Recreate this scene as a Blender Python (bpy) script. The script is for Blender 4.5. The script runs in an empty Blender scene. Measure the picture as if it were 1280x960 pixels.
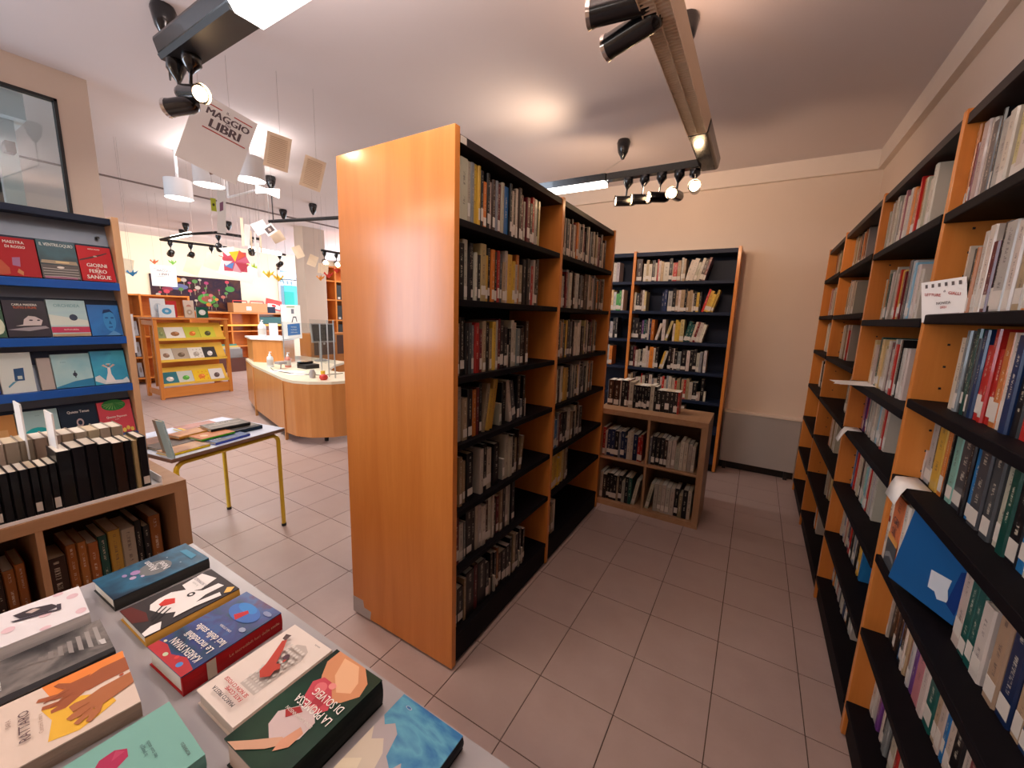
import bpy, math, random
from mathutils import Vector, Matrix
R = random.Random(7)
SC = bpy.context.scene
COL = SC.collection

# ------------------------------------------------------------------ camera
CAMLOC = Vector((0.8917, -0.9773, 1.4355))
CAMROT = (1.40055, -0.03138, 0.54779)
FPX = 500.0
cd = bpy.data.cameras.new('camera'); cam = bpy.data.objects.new('camera', cd); COL.objects.link(cam)
cam.location = CAMLOC; cam.rotation_euler = CAMROT
cd.sensor_width = 36; cd.lens = 36 * FPX / 1280; cd.clip_start = 0.05
SC.camera = cam
_m = cam.rotation_euler.to_matrix().transposed()
def px(p):
    c = _m @ (Vector(p) - CAMLOC)
    if c.z > -0.05: return None
    return (640 + FPX * c.x / -c.z, 480 - FPX * c.y / -c.z, -c.z)

# ------------------------------------------------------------------ world and lights
w = bpy.data.worlds.new('world'); SC.world = w; w.use_nodes = True
w.node_tree.nodes['Background'].inputs[0].default_value = (0.75, 0.85, 1.0, 1)
w.node_tree.nodes['Background'].inputs[1].default_value = 1.0
def area(name, loc, size, power, col, rot=(0, 0, 0), sy=None):
    l = bpy.data.lights.new(name, 'AREA'); l.energy = power; l.color = col
    l.size = size
    if sy: l.shape = 'RECTANGLE'; l.size_y = sy
    o = bpy.data.objects.new(name, l); o.location = loc; o.rotation_euler = rot; COL.objects.link(o); return o
def spot(name, loc, target, power, col, ang=70, blend=.6, rad=.03):
    l = bpy.data.lights.new(name, 'SPOT'); l.energy = power; l.color = col; l.spot_size = math.radians(ang)
    l.spot_blend = blend; l.shadow_soft_size = rad
    o = bpy.data.objects.new(name, l); o.location = loc
    d = Vector(target) - Vector(loc); o.rotation_euler = d.to_track_quat('-Z', 'Y').to_euler(); COL.objects.link(o); return o
WARM = (1.0, 0.66, 0.42); NEUT = (1.0, 0.90, 0.82); DAY = (0.74, 0.85, 1.0)
# daylight through the window behind the camera on the left, and from unseen windows of the far room
area('window_daylight', (-3.15, -2.72, 1.75), 1.1, 80, DAY, (math.radians(90), 0, math.radians(0)), 1.5)
area('far_window_daylight', (-7.0, 6.6, 1.6), 5.0, 240, DAY, (math.radians(90), 0, math.radians(180)), 2.0)
area('rear_fill_light', (-1.7, -1.9, 2.4), 1.3, 28, (1, .76, .54), (0, 0, 0), .2)  # added light, unseen behind the camera, to brighten the end panel
# ceiling lamps of the far room
area('ceiling_lamp_light', (-4.6, 1.3, 2.33), 1.6, 45, NEUT, (0, 0, 0), .5)
area('ceiling_lamp_light', (-8.3, 2.6, 2.45), 1.2, 42, NEUT, (0, math.radians(40), 0), 2.4)
area('ceiling_lamp_light', (-6.2, 4.6, 2.45), 2.2, 70, NEUT, (0, 0, 0), .6)
SC.view_settings.view_transform = 'Standard'; SC.view_settings.look = 'None'
SC.view_settings.exposure = 0.0; SC.view_settings.gamma = 1.0

# ------------------------------------------------------------------ materials
def nmat(name):
    m = bpy.data.materials.new(name); m.use_nodes = True; t = m.node_tree
    return m, t, t.nodes['Principled BSDF']
def N(t, kind, **kw):
    n = t.nodes.new(kind)
    for k, v in kw.items():
        if k.startswith('i_'): n.inputs[int(k[2:])].default_value = v
        else: setattr(n, k, v)
    return n
def mixrgb(t, fac, a, b, blend='MIX'):
    n = t.nodes.new('ShaderNodeMix'); n.data_type = 'RGBA'; n.blend_type = blend
    for sock, v in ((n.inputs[0], fac), (n.inputs[6], a), (n.inputs[7], b)):
        if hasattr(v, 'links') or isinstance(v, bpy.types.NodeSocket): t.links.new(v, sock)
        elif isinstance(v, (int, float)): sock.default_value = v
        else: sock.default_value = (*v[:3], 1)
    return n.outputs[2]
def math_(t, op, a, b=None, c=None):
    n = t.nodes.new('ShaderNodeMath'); n.operation = op
    for i, v in enumerate((a, b, c)):
        if v is None: continue
        if isinstance(v, (int, float)): n.inputs[i].default_value = v
        else: t.links.new(v, n.inputs[i])
    return n.outputs[0]
def plain(name, col, rough=.5, metal=0, spec=.5, coat=0, emit=None, es=0, alpha=None, trans=0, noise=0, nscale=8, bump=0):
    m, t, b = nmat(name)
    b.inputs['Base Color'].default_value = (*col, 1); b.inputs['Roughness'].default_value = rough
    b.inputs['Metallic'].default_value = metal; b.inputs['Specular IOR Level'].default_value = spec
    b.inputs['Coat Weight'].default_value = coat; b.inputs['Transmission Weight'].default_value = trans
    if emit: b.inputs['Emission Color'].default_value = (*emit, 1); b.inputs['Emission Strength'].default_value = es
    tc = N(t, 'ShaderNodeTexCoord'); no = N(t, 'ShaderNodeTexNoise'); no.inputs['Scale'].default_value = nscale; no.inputs['Detail'].default_value = 5
    t.links.new(tc.outputs['Object'], no.inputs['Vector'])
    k = noise if noise else .04
    c = mixrgb(t, no.outputs['Fac'], [x * (1 - k) for x in col], [min(1, x * (1 + k)) for x in col])
    t.links.new(c, b.inputs['Base Color'])
    if bump:
        bp = N(t, 'ShaderNodeBump'); bp.inputs['Strength'].default_value = bump; bp.inputs['Distance'].default_value = .002
        t.links.new(no.outputs['Fac'], bp.inputs['Height']); t.links.new(bp.outputs[0], b.inputs['Normal'])
    return m
def wood(name, a, b_, axis=2, rough=.45, coat=.5, sc=1.0):
    m, t, b = nmat(name)
    tc = N(t, 'ShaderNodeTexCoord'); mp = N(t, 'ShaderNodeMapping'); s = [14 * sc] * 3; s[axis] = 1.1 * sc
    mp.inputs['Scale'].default_value = s; t.links.new(tc.outputs['Object'], mp.inputs[0])
    n1 = N(t, 'ShaderNodeTexNoise'); n1.inputs['Scale'].default_value = 1.2; n1.inputs['Detail'].default_value = 6; n1.inputs['Distortion'].default_value = .6
    t.links.new(mp.outputs[0], n1.inputs['Vector'])
    n2 = N(t, 'ShaderNodeTexNoise'); n2.inputs['Scale'].default_value = 9; n2.inputs['Detail'].default_value = 3; t.links.new(mp.outputs[0], n2.inputs['Vector'])
    f = math_(t, 'ADD', math_(t, 'MULTIPLY', n1.outputs['Fac'], .8), math_(t, 'MULTIPLY', n2.outputs['Fac'], .2))
    rmp = N(t, 'ShaderNodeValToRGB'); t.links.new(f, rmp.inputs[0])
    rmp.color_ramp.elements[0].position = .3; rmp.color_ramp.elements[0].color = (*a, 1)
    rmp.color_ramp.elements[1].position = .7; rmp.color_ramp.elements[1].color = (*b_, 1)
    t.links.new(rmp.outputs[0], b.inputs['Base Color'])
    b.inputs['Roughness'].default_value = rough; b.inputs['Coat Weight'].default_value = coat; b.inputs['Coat Roughness'].default_value = .17; b.inputs['Specular IOR Level'].default_value = .2
    bp = N(t, 'ShaderNodeBump'); bp.inputs['Strength'].default_value = .08; bp.inputs['Distance'].default_value = .001
    t.links.new(n2.outputs['Fac'], bp.inputs['Height']); t.links.new(bp.outputs[0], b.inputs['Normal'])
    return m
def attr_mat(name, rough=.4, spinetext=False, coat=0.0):
    m, t, b = nmat(name); b.inputs['Specular IOR Level'].default_value = .3
    at = N(t, 'ShaderNodeAttribute'); at.attribute_name = 'Col'
    col = at.outputs['Color']
    if spinetext:
        uv = N(t, 'ShaderNodeUVMap'); sp = N(t, 'ShaderNodeSeparateXYZ'); t.links.new(uv.outputs[0], sp.inputs[0])
        u, v = sp.outputs[0], sp.outputs[1]
        fu = math_(t, 'FRACT', u)
        band = math_(t, 'LESS_THAN', math_(t, 'ABSOLUTE', math_(t, 'SUBTRACT', fu, .5)), .15)
        cb = N(t, 'ShaderNodeCombineXYZ'); t.links.new(math_(t, 'MULTIPLY', fu, 3), cb.inputs[0]); t.links.new(math_(t, 'MULTIPLY', v, 70), cb.inputs[1]); t.links.new(math_(t, 'FLOOR', u), cb.inputs[2])
        n1 = N(t, 'ShaderNodeTexNoise'); n1.inputs['Scale'].default_value = 1; n1.inputs['Detail'].default_value = 0; t.links.new(cb.outputs[0], n1.inputs['Vector'])
        cb2 = N(t, 'ShaderNodeCombineXYZ'); t.links.new(math_(t, 'MULTIPLY', v, 5), cb2.inputs[1]); t.links.new(math_(t, 'FLOOR', u), cb2.inputs[2])
        n2 = N(t, 'ShaderNodeTexNoise'); n2.inputs['Scale'].default_value = 1; n2.inputs['Detail'].default_value = 0; t.links.new(cb2.outputs[0], n2.inputs['Vector'])
        rng = math_(t, 'MULTIPLY', math_(t, 'GREATER_THAN', v, .28), math_(t, 'LESS_THAN', v, .93))
        k = math_(t, 'MULTIPLY', math_(t, 'MULTIPLY', band, rng), math_(t, 'MULTIPLY', math_(t, 'GREATER_THAN', n1.outputs['Fac'], .52), math_(t, 'GREATER_THAN', n2.outputs['Fac'], .47)))
        bw = N(t, 'ShaderNodeRGBToBW'); t.links.new(col, bw.inputs[0])
        tcol = mixrgb(t, math_(t, 'GREATER_THAN', bw.outputs[0], .22), (.62, .56, .45), (.06, .04, .05))
        col = mixrgb(t, math_(t, 'MULTIPLY', k, .62), col, tcol)
    t.links.new(col, b.inputs['Base Color']); b.inputs['Roughness'].default_value = rough; b.inputs['Coat Weight'].default_value = coat
    return m
def blotch(name, cols, scale=12, rough=.3, seed=0, stretch=(1, 1, 1)):
    m, t, b = nmat(name)
    tc = N(t, 'ShaderNodeTexCoord'); mp = N(t, 'ShaderNodeMapping'); mp.inputs['Scale'].default_value = stretch; mp.inputs['Location'].default_value = (seed * 3.1, seed, seed * 1.7)
    t.links.new(tc.outputs['Object'], mp.inputs[0])
    n1 = N(t, 'ShaderNodeTexNoise'); n1.inputs['Scale'].default_value = scale; n1.inputs['Detail'].default_value = 5; n1.inputs['Distortion'].default_value = .35
    t.links.new(mp.outputs[0], n1.inputs['Vector'])
    r = N(t, 'ShaderNodeValToRGB'); t.links.new(n1.outputs['Fac'], r.inputs[0]); e = r.color_ramp.elements
    e[0].position = .32; e[0].color = (*cols[0], 1); e[1].position = .68; e[1].color = (*cols[-1], 1)
    for i, c in enumerate(cols[1:-1]):
        x = e.new(.32 + .36 * (i + 1) / (len(cols) - 1)); x.color = (*c, 1)
    t.links.new(r.outputs[0], b.inputs['Base Color']); b.inputs['Roughness'].default_value = rough + .1; b.inputs['Specular IOR Level'].default_value = .25
    return m
M = {}
M['beech'] = wood('beech_veneer', (.58, .190, .034), (.68, .250, .052))
M['beechx'] = wood('beech_veneer_across', (.58, .190, .034), (.68, .250, .052), axis=1)
M['edge'] = wood('beech_edging', (.55, .24, .08), (.66, .32, .12))
M['desk'] = wood('desk_veneer', (.56, .21, .055), (.66, .28, .08), sc=.8)
M['dark'] = plain('dark_shelf_board', (.005, .004, .006), .6, 0, .10, noise=.3, nscale=30, bump=.1)
M['darkedge'] = plain('dark_shelf_edge', (.020, .014, .015), .5, 0, .2, noise=.3)
M['navy'] = plain('navy_shelf_board', (.008, .016, .042), .5, 0, .2, noise=.2)
M['birch'] = wood('birch_cabinet', (.34, .185, .095), (.42, .245, .135), axis=1, rough=.45, coat=0, sc=1.3)
M['birchz'] = wood('birch_cabinet_upright', (.34, .185, .095), (.42, .245, .135), axis=2, rough=.45, coat=0, sc=1.3)
M['cellback'] = plain('cabinet_back', (.20, .11, .06), .6)
M['blue'] = plain('blue_shelf_metal', (.010, .10, .46), .35, noise=.08)
M['bluegrey'] = plain('blue_grey_panel', (.24, .30, .40), .45, noise=.05)
M['wall'] = plain('wall_plaster', (.74, .62, .52), .85, noise=.05, nscale=2.5, bump=.15)
M['wallfar'] = plain('cream_wall_plaster', (.85, .74, .56), .85, noise=.05, nscale=2, bump=.1)
M['ceil'] = plain('ceiling_plaster', (.70, .635, .63), .9, noise=.04, nscale=1.3, bump=.1)
M['trim'] = plain('painted_trim', (.76, .66, .57), .7)
M['grout'] = plain('tile_grout', (.085, .05, .035), .9, noise=.25, nscale=20)
M['tile'] = None
def tile_mat():
    m, t, b = nmat('ceramic_floor_tile')
    oi = N(t, 'ShaderNodeObjectInfo'); geo = N(t, 'ShaderNodeNewGeometry')
    n = N(t, 'ShaderNodeTexNoise'); n.inputs['Scale'].default_value = 7; n.inputs['Detail'].default_value = 6; t.links.new(geo.outputs['Position'], n.inputs['Vector'])
    n2 = N(t, 'ShaderNodeTexNoise'); n2.inputs['Scale'].default_value = 60; n2.inputs['Detail'].default_value = 4; t.links.new(geo.outputs['Position'], n2.inputs['Vector'])
    c = mixrgb(t, n.outputs['Fac'], (.40, .295, .27), (.50, .385, .36))
    c = mixrgb(t, math_(t, 'MULTIPLY', oi.outputs['Random'], .25), c, (.40, .29, .26))
    c = mixrgb(t, math_(t, 'MULTIPLY', n2.outputs['Fac'], .18), c, (.36, .26, .21))
    t.links.new(c, b.inputs['Base Color'])
    t.links.new(math_(t, 'MULTIPLY_ADD', n.outputs['Fac'], .18, .26), b.inputs['Roughness'])
    bp = N(t, 'ShaderNodeBump'); bp.inputs['Strength'].default_value = .05; bp.inputs['Distance'].default_value = .001
    t.links.new(n2.outputs['Fac'], bp.inputs['Height']); t.links.new(bp.outputs[0], b.inputs['Normal'])
    return m
M['tile'] = tile_mat()
M['cover'] = attr_mat('book_cover', .32, True, .15)
M['pages'] = plain('book_pages', (.74, .64, .50), .9, noise=.15, nscale=120)
M['print'] = attr_mat('printed_colour', .5); M['print'].node_tree.nodes['Principled BSDF'].inputs['Specular IOR Level'].default_value = .2
M['ink'] = attr_mat('printed_lettering', .5)
M['sticker'] = plain('white_label', (.58, .53, .48), .6, noise=.06)
M['paper'] = plain('white_paper', (.86, .84, .82), .8, noise=.04)
M['oldpaper'] = plain('yellowed_paper', (.88, .70, .50), .85, noise=.12, nscale=25)
M['black'] = plain('black_lacquer', (.006, .006, .008), .22, coat=.3)
M['blackm'] = plain('matt_black', (.012, .011, .012), .5)
M['chrome'] = plain('chrome', (.75, .72, .70), .15, metal=1)
M['louvre'] = plain('lamp_louvre', (.80, .62, .45), .45)
M['lit'] = plain('lit_diffuser', (1, 1, 1), .5, emit=(1, .93, .86), es=9)
M['litwarm'] = plain('lit_spot_bulb', (1, .9, .7), .4, emit=(1, .66, .36), es=30)
M['table'] = plain('grey_laminate', (.37, .36, .385), .32, noise=.03)
M['tablew'] = plain('pale_blue_laminate', (.60, .68, .84), .35)
M['tedge'] = plain('brown_table_edge', (.22, .12, .08), .5)
M['yellow'] = plain('yellow_enamel', (.80, .52, .02), .3, coat=.3)
M['yshelf'] = plain('yellow_shelf', (.80, .50, .06), .45)
M['cable'] = plain('grey_cable', (.25, .2, .19), .7)
M['radi'] = plain('heater_enamel', (.42, .39, .37), .45)
M['alu'] = plain('aluminium_frame', (.55, .56, .56), .35, metal=.8)
M['white'] = plain('white_enamel', (.85, .85, .86), .35)
M['cream'] = plain('cream_worktop', (.80, .72, .55), .35)
M['card'] = plain('brown_cardboard', (.52, .27, .12), .8, noise=.1)
M['screen'] = plain('dark_screen', (.02, .022, .03), .15)
M['red'] = plain('red_plastic', (.55, .03, .02), .4)
M['teal'] = plain('teal_cloth', (.03, .42, .36), .8)
M['grey'] = plain('grey_plastic', (.35, .33, .33), .5)
def glassm(name, col, a):
    m, t, b = nmat(name)
    tr = N(t, 'ShaderNodeBsdfTransparent'); tr.inputs[0].default_value = (*col, 1)
    gl = N(t, 'ShaderNodeBsdfGlossy'); gl.inputs['Roughness'].default_value = .03
    fr = N(t, 'ShaderNodeLayerWeight'); fr.inputs[0].default_value = .5
    mx = N(t, 'ShaderNodeMixShader'); t.links.new(math_(t, 'ADD', math_(t, 'MULTIPLY', math_(t, 'POWER', fr.outputs[1], 4.0), .5), a), mx.inputs[0])
    t.links.new(tr.outputs[0], mx.inputs[1]); t.links.new(gl.outputs[0], mx.inputs[2])
    t.links.new(mx.outputs[0], t.nodes['Material Output'].inputs[0]); t.nodes.remove(b)
    return m
M['glass'] = glassm('window_glass', (.82, .92, .95), .10)
M['plexi'] = glassm('clear_acrylic', (.93, .95, .95), .02)

# ------------------------------------------------------------------ mesh builder
class MB:
    def __init__(s): s.v = []; s.f = []; s.c = []; s.mi = []; s.uv = []; s.sm = []
    def add(s, verts, faces, col=(1, 1, 1), mi=0, uvs=None, smooth=False, T=None):
        o = len(s.v)
        if T is not None: verts = [T @ Vector(p) for p in verts]
        s.v += [tuple(p) for p in verts]
        for i, f in enumerate(faces):
            s.f.append([o + k for k in f]); s.c.append(col[i] if isinstance(col, list) else col)
            s.mi.append(mi[i] if isinstance(mi, list) else mi); s.uv.append(uvs[i] if uvs and uvs[i] else None); s.sm.append(smooth)
        return s
    def box(s, x0, x1, y0, y1, z0, z1, col=(1, 1, 1), mi=0, T=None, uvs=None):
        v = [(x0, y0, z0), (x1, y0, z0), (x1, y1, z0), (x0, y1, z0), (x0, y0, z1), (x1, y0, z1), (x1, y1, z1), (x0, y1, z1)]
        f = [(0, 3, 2, 1), (4, 5, 6, 7), (0, 1, 5, 4), (1, 2, 6, 5), (2, 3, 7, 6), (3, 0, 4, 7)]
        return s.add(v, f, col, mi, uvs, T=T)
    def prism(s, pts, z0, z1, col=(1, 1, 1), mi=0, T=None, smooth=False):
        n = len(pts); v = [(x, y, z0) for x, y in pts] + [(x, y, z1) for x, y in pts]
        f = [tuple(reversed(range(n))), tuple(range(n, 2 * n))] + [(i, (i + 1) % n, n + (i + 1) % n, n + i) for i in range(n)]
        return s.add(v, f, col, mi, T=T)
    def tube(s, pts, r, n=10, col=(1, 1, 1), mi=0, T=None, caps=True):
        P = [Vector(p) for p in pts]; rs = r if isinstance(r, (list, tuple)) else [r] * len(P)
        v = []; f = []; up = None
        for i, p in enumerate(P):
            d = (P[min(i + 1, len(P) - 1)] - P[max(i - 1, 0)]).normalized()
            if up is None: up = Vector((0, 0, 1)) if abs(d.z) < .9 else Vector((1, 0, 0))
            a = d.cross(up).normalized(); b = a.cross(d).normalized(); up = b
            for k in range(n):
                t = 2 * math.pi * k / n; v.append(p + (a * math.cos(t) + b * math.sin(t)) * rs[i])
        for i in range(len(P) - 1):
            for k in range(n): f.append((i * n + k, i * n + (k + 1) % n, (i + 1) * n + (k + 1) % n, (i + 1) * n + k))
        s.add(v, f, col, mi, smooth=True, T=T)
        if caps:
            s.add([v[k] for k in range(n)], [tuple(reversed(range(n)))], col, mi, T=T)
            s.add([v[-n + k] for k in range(n)], [tuple(range(n))], col, mi, T=T)
        return s
    def build(s, name, mats, parent=None, origin=None, bevel=0):
        if not isinstance(mats, (list, tuple)): mats = [mats]
        if parent is not None: org = Vector(parent['_w']) if '_w' in parent else Vector((0, 0, 0))
        elif origin is not None: org = Vector(origin)
        else:
            xs, ys, zs = zip(*s.v); org = Vector(((min(xs) + max(xs)) / 2, (min(ys) + max(ys)) / 2, min(zs)))
        me = bpy.data.meshes.new(name); me.from_pydata([Vector(p) - org for p in s.v], [], s.f)
        for m in mats: me.materials.append(m)
        ca = me.color_attributes.new('Col', 'FLOAT_COLOR', 'CORNER'); uvl = me.uv_layers.new(name='UVMap')
        li = 0; cbuf = []; ubuf = []
        for fi, f in enumerate(s.f):
            c = s.c[fi]
            for k in range(len(f)):
                cbuf += [c[0], c[1], c[2], 1.0]
                ubuf += list(s.uv[fi][k]) if s.uv[fi] else [0.0, 0.0]
        ca.data.foreach_set('color', cbuf); uvl.data.foreach_set('uv', ubuf)
        me.polygons.foreach_set('material_index', s.mi); me.polygons.foreach_set('use_smooth', s.sm)
        me.update()
        o = bpy.data.objects.new(name, me); COL.objects.link(o)
        if parent is None: o.location = org
        else: o.parent = parent
        o['_w'] = list(org)
        if bevel:
            b = o.modifiers.new('bevel', 'BEVEL'); b.width = bevel; b.segments = 2; b.limit_method = 'ANGLE'
        return o
def tag(o, label=None, cat=None, group=None, kind=None):
    if label: o['label'] = label
    if cat: o['category'] = cat
    if group: o['group'] = group
    if kind: o['kind'] = kind
    return o
def thing(name, loc, label, cat, group=None):
    o = bpy.data.objects.new(name, None); o.empty_display_size = .05; o.location = loc; o['_w'] = list(loc); COL.objects.link(o)
    return tag(o, label, cat, group)
def box(name, b, m, parent=None, bevel=0, T=None):
    return MB().box(*b, T=T).build(name, m, parent, bevel=bevel)
def struct(name, b, m): return tag(box(name, b, m), kind='structure')
def rotz(a, loc=(0, 0, 0)): return Matrix.Translation(loc) @ Matrix.Rotation(a, 4, 'Z')
_tc = {}
def text_mesh(s):
    if s in _tc: return _tc[s]
    c = bpy.data.curves.new('t', 'FONT'); c.body = s; c.size = 1; c.resolution_u = 2; c.align_x = 'CENTER'; c.align_y = 'CENTER'; c.space_line = .85
    o = bpy.data.objects.new('t', c); COL.objects.link(o)
    bpy.context.view_layer.update()
    me = bpy.data.meshes.new_from_object(o); vs = [tuple(v.co) for v in me.vertices]; fs = [tuple(p.vertices) for p in me.polygons]
    bpy.data.objects.remove(o); _tc[s] = (vs, fs); return _tc[s]
def text_into(mb, s, size, col, T, sx=1, bold=0):
    vs, fs = text_mesh(s)
    for dx in ([0] if not bold else [-bold, 0, bold]):
        mb.add([((x + dx) * size * sx, y * size, dx * .0002) for x, y, z in vs], fs, col, T=T)
def frame(O, U, V):
    U = Vector(U).normalized(); V = Vector(V).normalized(); Nn = U.cross(V)
    return Matrix(((U.x, V.x, Nn.x, O[0]), (U.y, V.y, Nn.y, O[1]), (U.z, V.z, Nn.z, O[2]), (0, 0, 0, 1)))
def ellipse(cx, cy, rx, ry, n=20, a=0):
    o = []
    for k in range(n):
        t = 2 * math.pi * k / n; x = rx * math.cos(t); y = ry * math.sin(t)
        o.append((cx + x * math.cos(a) - y * math.sin(a), cy + x * math.sin(a) + y * math.cos(a)))
    return o
def art(parent, T, w, h, shapes=(), texts=()):
    """flat print on a face; T maps (0..w, 0..h, 0) to the face"""
    if shapes:
        mb = MB()
        for i, (c, p) in enumerate(shapes):
            z = .0003 + i * .00012
            mb.add([(x * w, y * h, z) for x, y in p], [tuple(range(len(p)))], c, T=T)
        mb.build('cover_print', M['print'], parent)
    if texts:
        mb = MB()
        for (s, x, y, size, c, *r) in texts:
            a = r[0] if r else 0; bold = r[1] if len(r) > 1 else .012; sx = r[2] if len(r) > 2 else 1
            text_into(mb, s, size * h, c, T @ Matrix.Translation((x * w, y * h, .0003 + len(shapes) * .00012 + .0004)) @ Matrix.Rotation(math.radians(a), 4, 'Z'), sx, bold)
        mb.build('cover_lettering', M['ink'], parent)

# ================================================================== THE SETTING
ZC = 2.81
fl = tag(box('floor', (-10, 1.7, -2.9, 7.1, -.06, -.0035), M['grout']), kind='structure')
cells = []
for i in range(-34, 6):
    for j in range(-10, 24):
        c = px((.3 * i + .15, .3 * j + .15, 0)); a = 0
        if c and -60 < c[0] < 1340 and 430 < c[1] < 1020:
            q = [px((.3 * i + dx, .3 * j + dy, 0)) for dx, dy in ((0, 0), (.3, 0), (.3, .3), (0, .3))]
            if all(q): a = abs(sum(q[k][0] * q[(k + 1) % 4][1] - q[(k + 1) % 4][0] * q[k][1] for k in range(4))) / 2
            x, y = .3 * i + .15, .3 * j + .15
            if -.6 < x < -.05 and .2 < y < 1.8: a = 0
            if x > 1.4 or y > 3.3 and x > -1.6 or (x < -.62 and y > 1.2 and x > -2.2): a = 0
        cells.append((a, i, j))
cells.sort(reverse=True)
g = .0018
tm = MB().box(g, .3 - g, g, .3 - g, -.008, 0).build('tile', M['tile'], fl); tme = tm.data; bpy.data.objects.remove(tm)
for a, i, j in cells[:295]:
    o = bpy.data.objects.new('tile', tme); COL.objects.link(o); o.parent = fl; o.location = Vector((.3 * i, .3 * j, 0))
mb = MB()
for a, i, j in cells[295:]:
    mb.box(.3 * i + g, .3 * i + .3 - g, .3 * j + g, .3 * j + .3 - g, -.008, 0)
_o = Vector(fl['_w'])
# shared tile mesh was built relative to the floor's own origin
tag(mb.build('outlying_tiles', M['tile'], fl), kind='stuff')

struct('ceiling', (-10, 1.7, -2.9, 7.1, ZC, ZC + .08), M['ceil'])
struct('wall_right', (1.60, 1.70, -2.9, 3.53, 0, ZC), M['wall'])
struct('wall_far', (-1.7, 1.60, 3.45, 3.53, 0, ZC), M['wall'])
struct('wall_side', (-1.70, -1.62, 3.53, 7.1, 0, ZC), M['wallfar'])
struct('wall_north', (-9.9, -1.70, 7.02, 7.1, 0, ZC), M['wallfar'])
mbw = MB()   # west wall with a tall window
y0w, y1w, z0w, z1w = 4.98, 5.75, .95, 2.45
for b in ((-10, -9.9, -2.9, y0w, 0, ZC), (-10, -9.9, y1w, 7.1, 0, ZC), (-10, -9.9, y0w, y1w, 0, z0w), (-10, -9.9, y0w, y1w, z1w, ZC)): mbw.box(*b)
tag(mbw.build('wall_left', M['wallfar']), kind='structure')
mbb = MB()   # wall behind the camera with its window
for b in ((-10, -3.8, -2.9, -2.8, 0, ZC), (-2.5, 1.6, -2.9, -2.8, 0, ZC), (-3.8, -2.5, -2.9, -2.8, 0, .9), (-3.8, -2.5, -2.9, -2.8, 2.6, ZC)): mbb.box(*b)
tag(mbb.build('wall_back', M['wall']), kind='structure')
wf = MB()
for b in ((-3.8, -3.74, -2.88, -2.82, .9, 2.6), (-2.56, -2.5, -2.88, -2.82, .9, 2.6), (-3.8, -2.5, -2.88, -2.82, .9, .96), (-3.8, -2.5, -2.88, -2.82, 2.54, 2.6)): wf.box(*b)
tag(wf.build('window_1', M['white']), kind='structure')
# partition wall on the left with its glazed opening
mp_ = MB(); px0, px1 = -3.0, -2.9
for b in ((px0, px1, -.145, 0, 0, ZC), (px0, px1, -1.5, -1.4, 0, ZC), (px0, px1, -1.4, -.145, 0, 1.0), (px0, px1, -1.4, -.145, 2.64, ZC)): mp_.box(*b)
tag(mp_.build('wall_partition', M['wall']), kind='structure')
w2 = MB()
for b in ((px1 - .04, px1 + .006, -.16, -.145, 1.0, 2.64), (px1 - .04, px1 + .006, -1.4, -1.385, 1.0, 2.64), (px1 - .04, px1 + .006, -1.4, -.145, 2.625, 2.64), (px1 - .04, px1 + .006, -1.4, -.145, 1.0, 1.02)): w2.box(*b)
W2 = tag(w2.build('window_2', M['blackm']), kind='structure')
box('pane', (px1 - .02, px1 - .014, -1.385, -.16, 1.02, 2.625), M['glass'], W2)
# inner glazed lobby beyond the partition
L = MB()
for b in ((-5.6, -3.02, -.36, -.32, 2.30, 2.36), (-3.44, -3.38, -.37, -.31, .0, 2.36), (-5.6, -3.02, -.36, -.32, 0, .08)): L.box(*b)
L.box(-5.6, -3.02, -.46, -.26, 2.5, 2.7, mi=1)
L.box(-3.16, -3.10, -.38, -.30, 0, 2.5, mi=2)
LO = tag(L.build('window_3', [M['blackm'], M['white'], M['alu']]), kind='structure')
box('pane', (-5.6, -3.44, -.345, -.335, .08, 2.30), M['glass'], LO)
# pillar, mouldings, cable
struct('wall_pillar', (-6.13, -5.87, 3.22, 3.62, 0, ZC), M['wall'])
struct('trim_1', (1.56, 1.60, -2.8, 3.41, 2.665, ZC), M['trim'])
struct('trim_2', (-1.62, 1.60, 3.41, 3.45, 2.665, ZC), M['trim'])
struct('trim_3', (-5.42, -5.39, -2.8, 7.0, 2.795, ZC), M['cable'])
struct('baseboard_far', (-1.6, .66, 3.44, 3.45, 0, .07), M['trim'])
# west window
w4 = MB()
for b in ((-9.93, -9.88, y0w, y0w + .05, z0w, z1w), (-9.93, -9.88, y1w - .05, y1w, z0w, z1w), (-9.93, -9.88, y0w, y1w, z0w, z0w + .05), (-9.93, -9.88, y0w, y1w, z1w - .05, z1w)): w4.box(*b)
W4 = tag(w4.build('window_4', M['white']), kind='structure')
box('pane', (-9.91, -9.905, y0w + .05, y1w - .05, z0w + .05, z1w - .05), M['glass'], W4)

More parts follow.
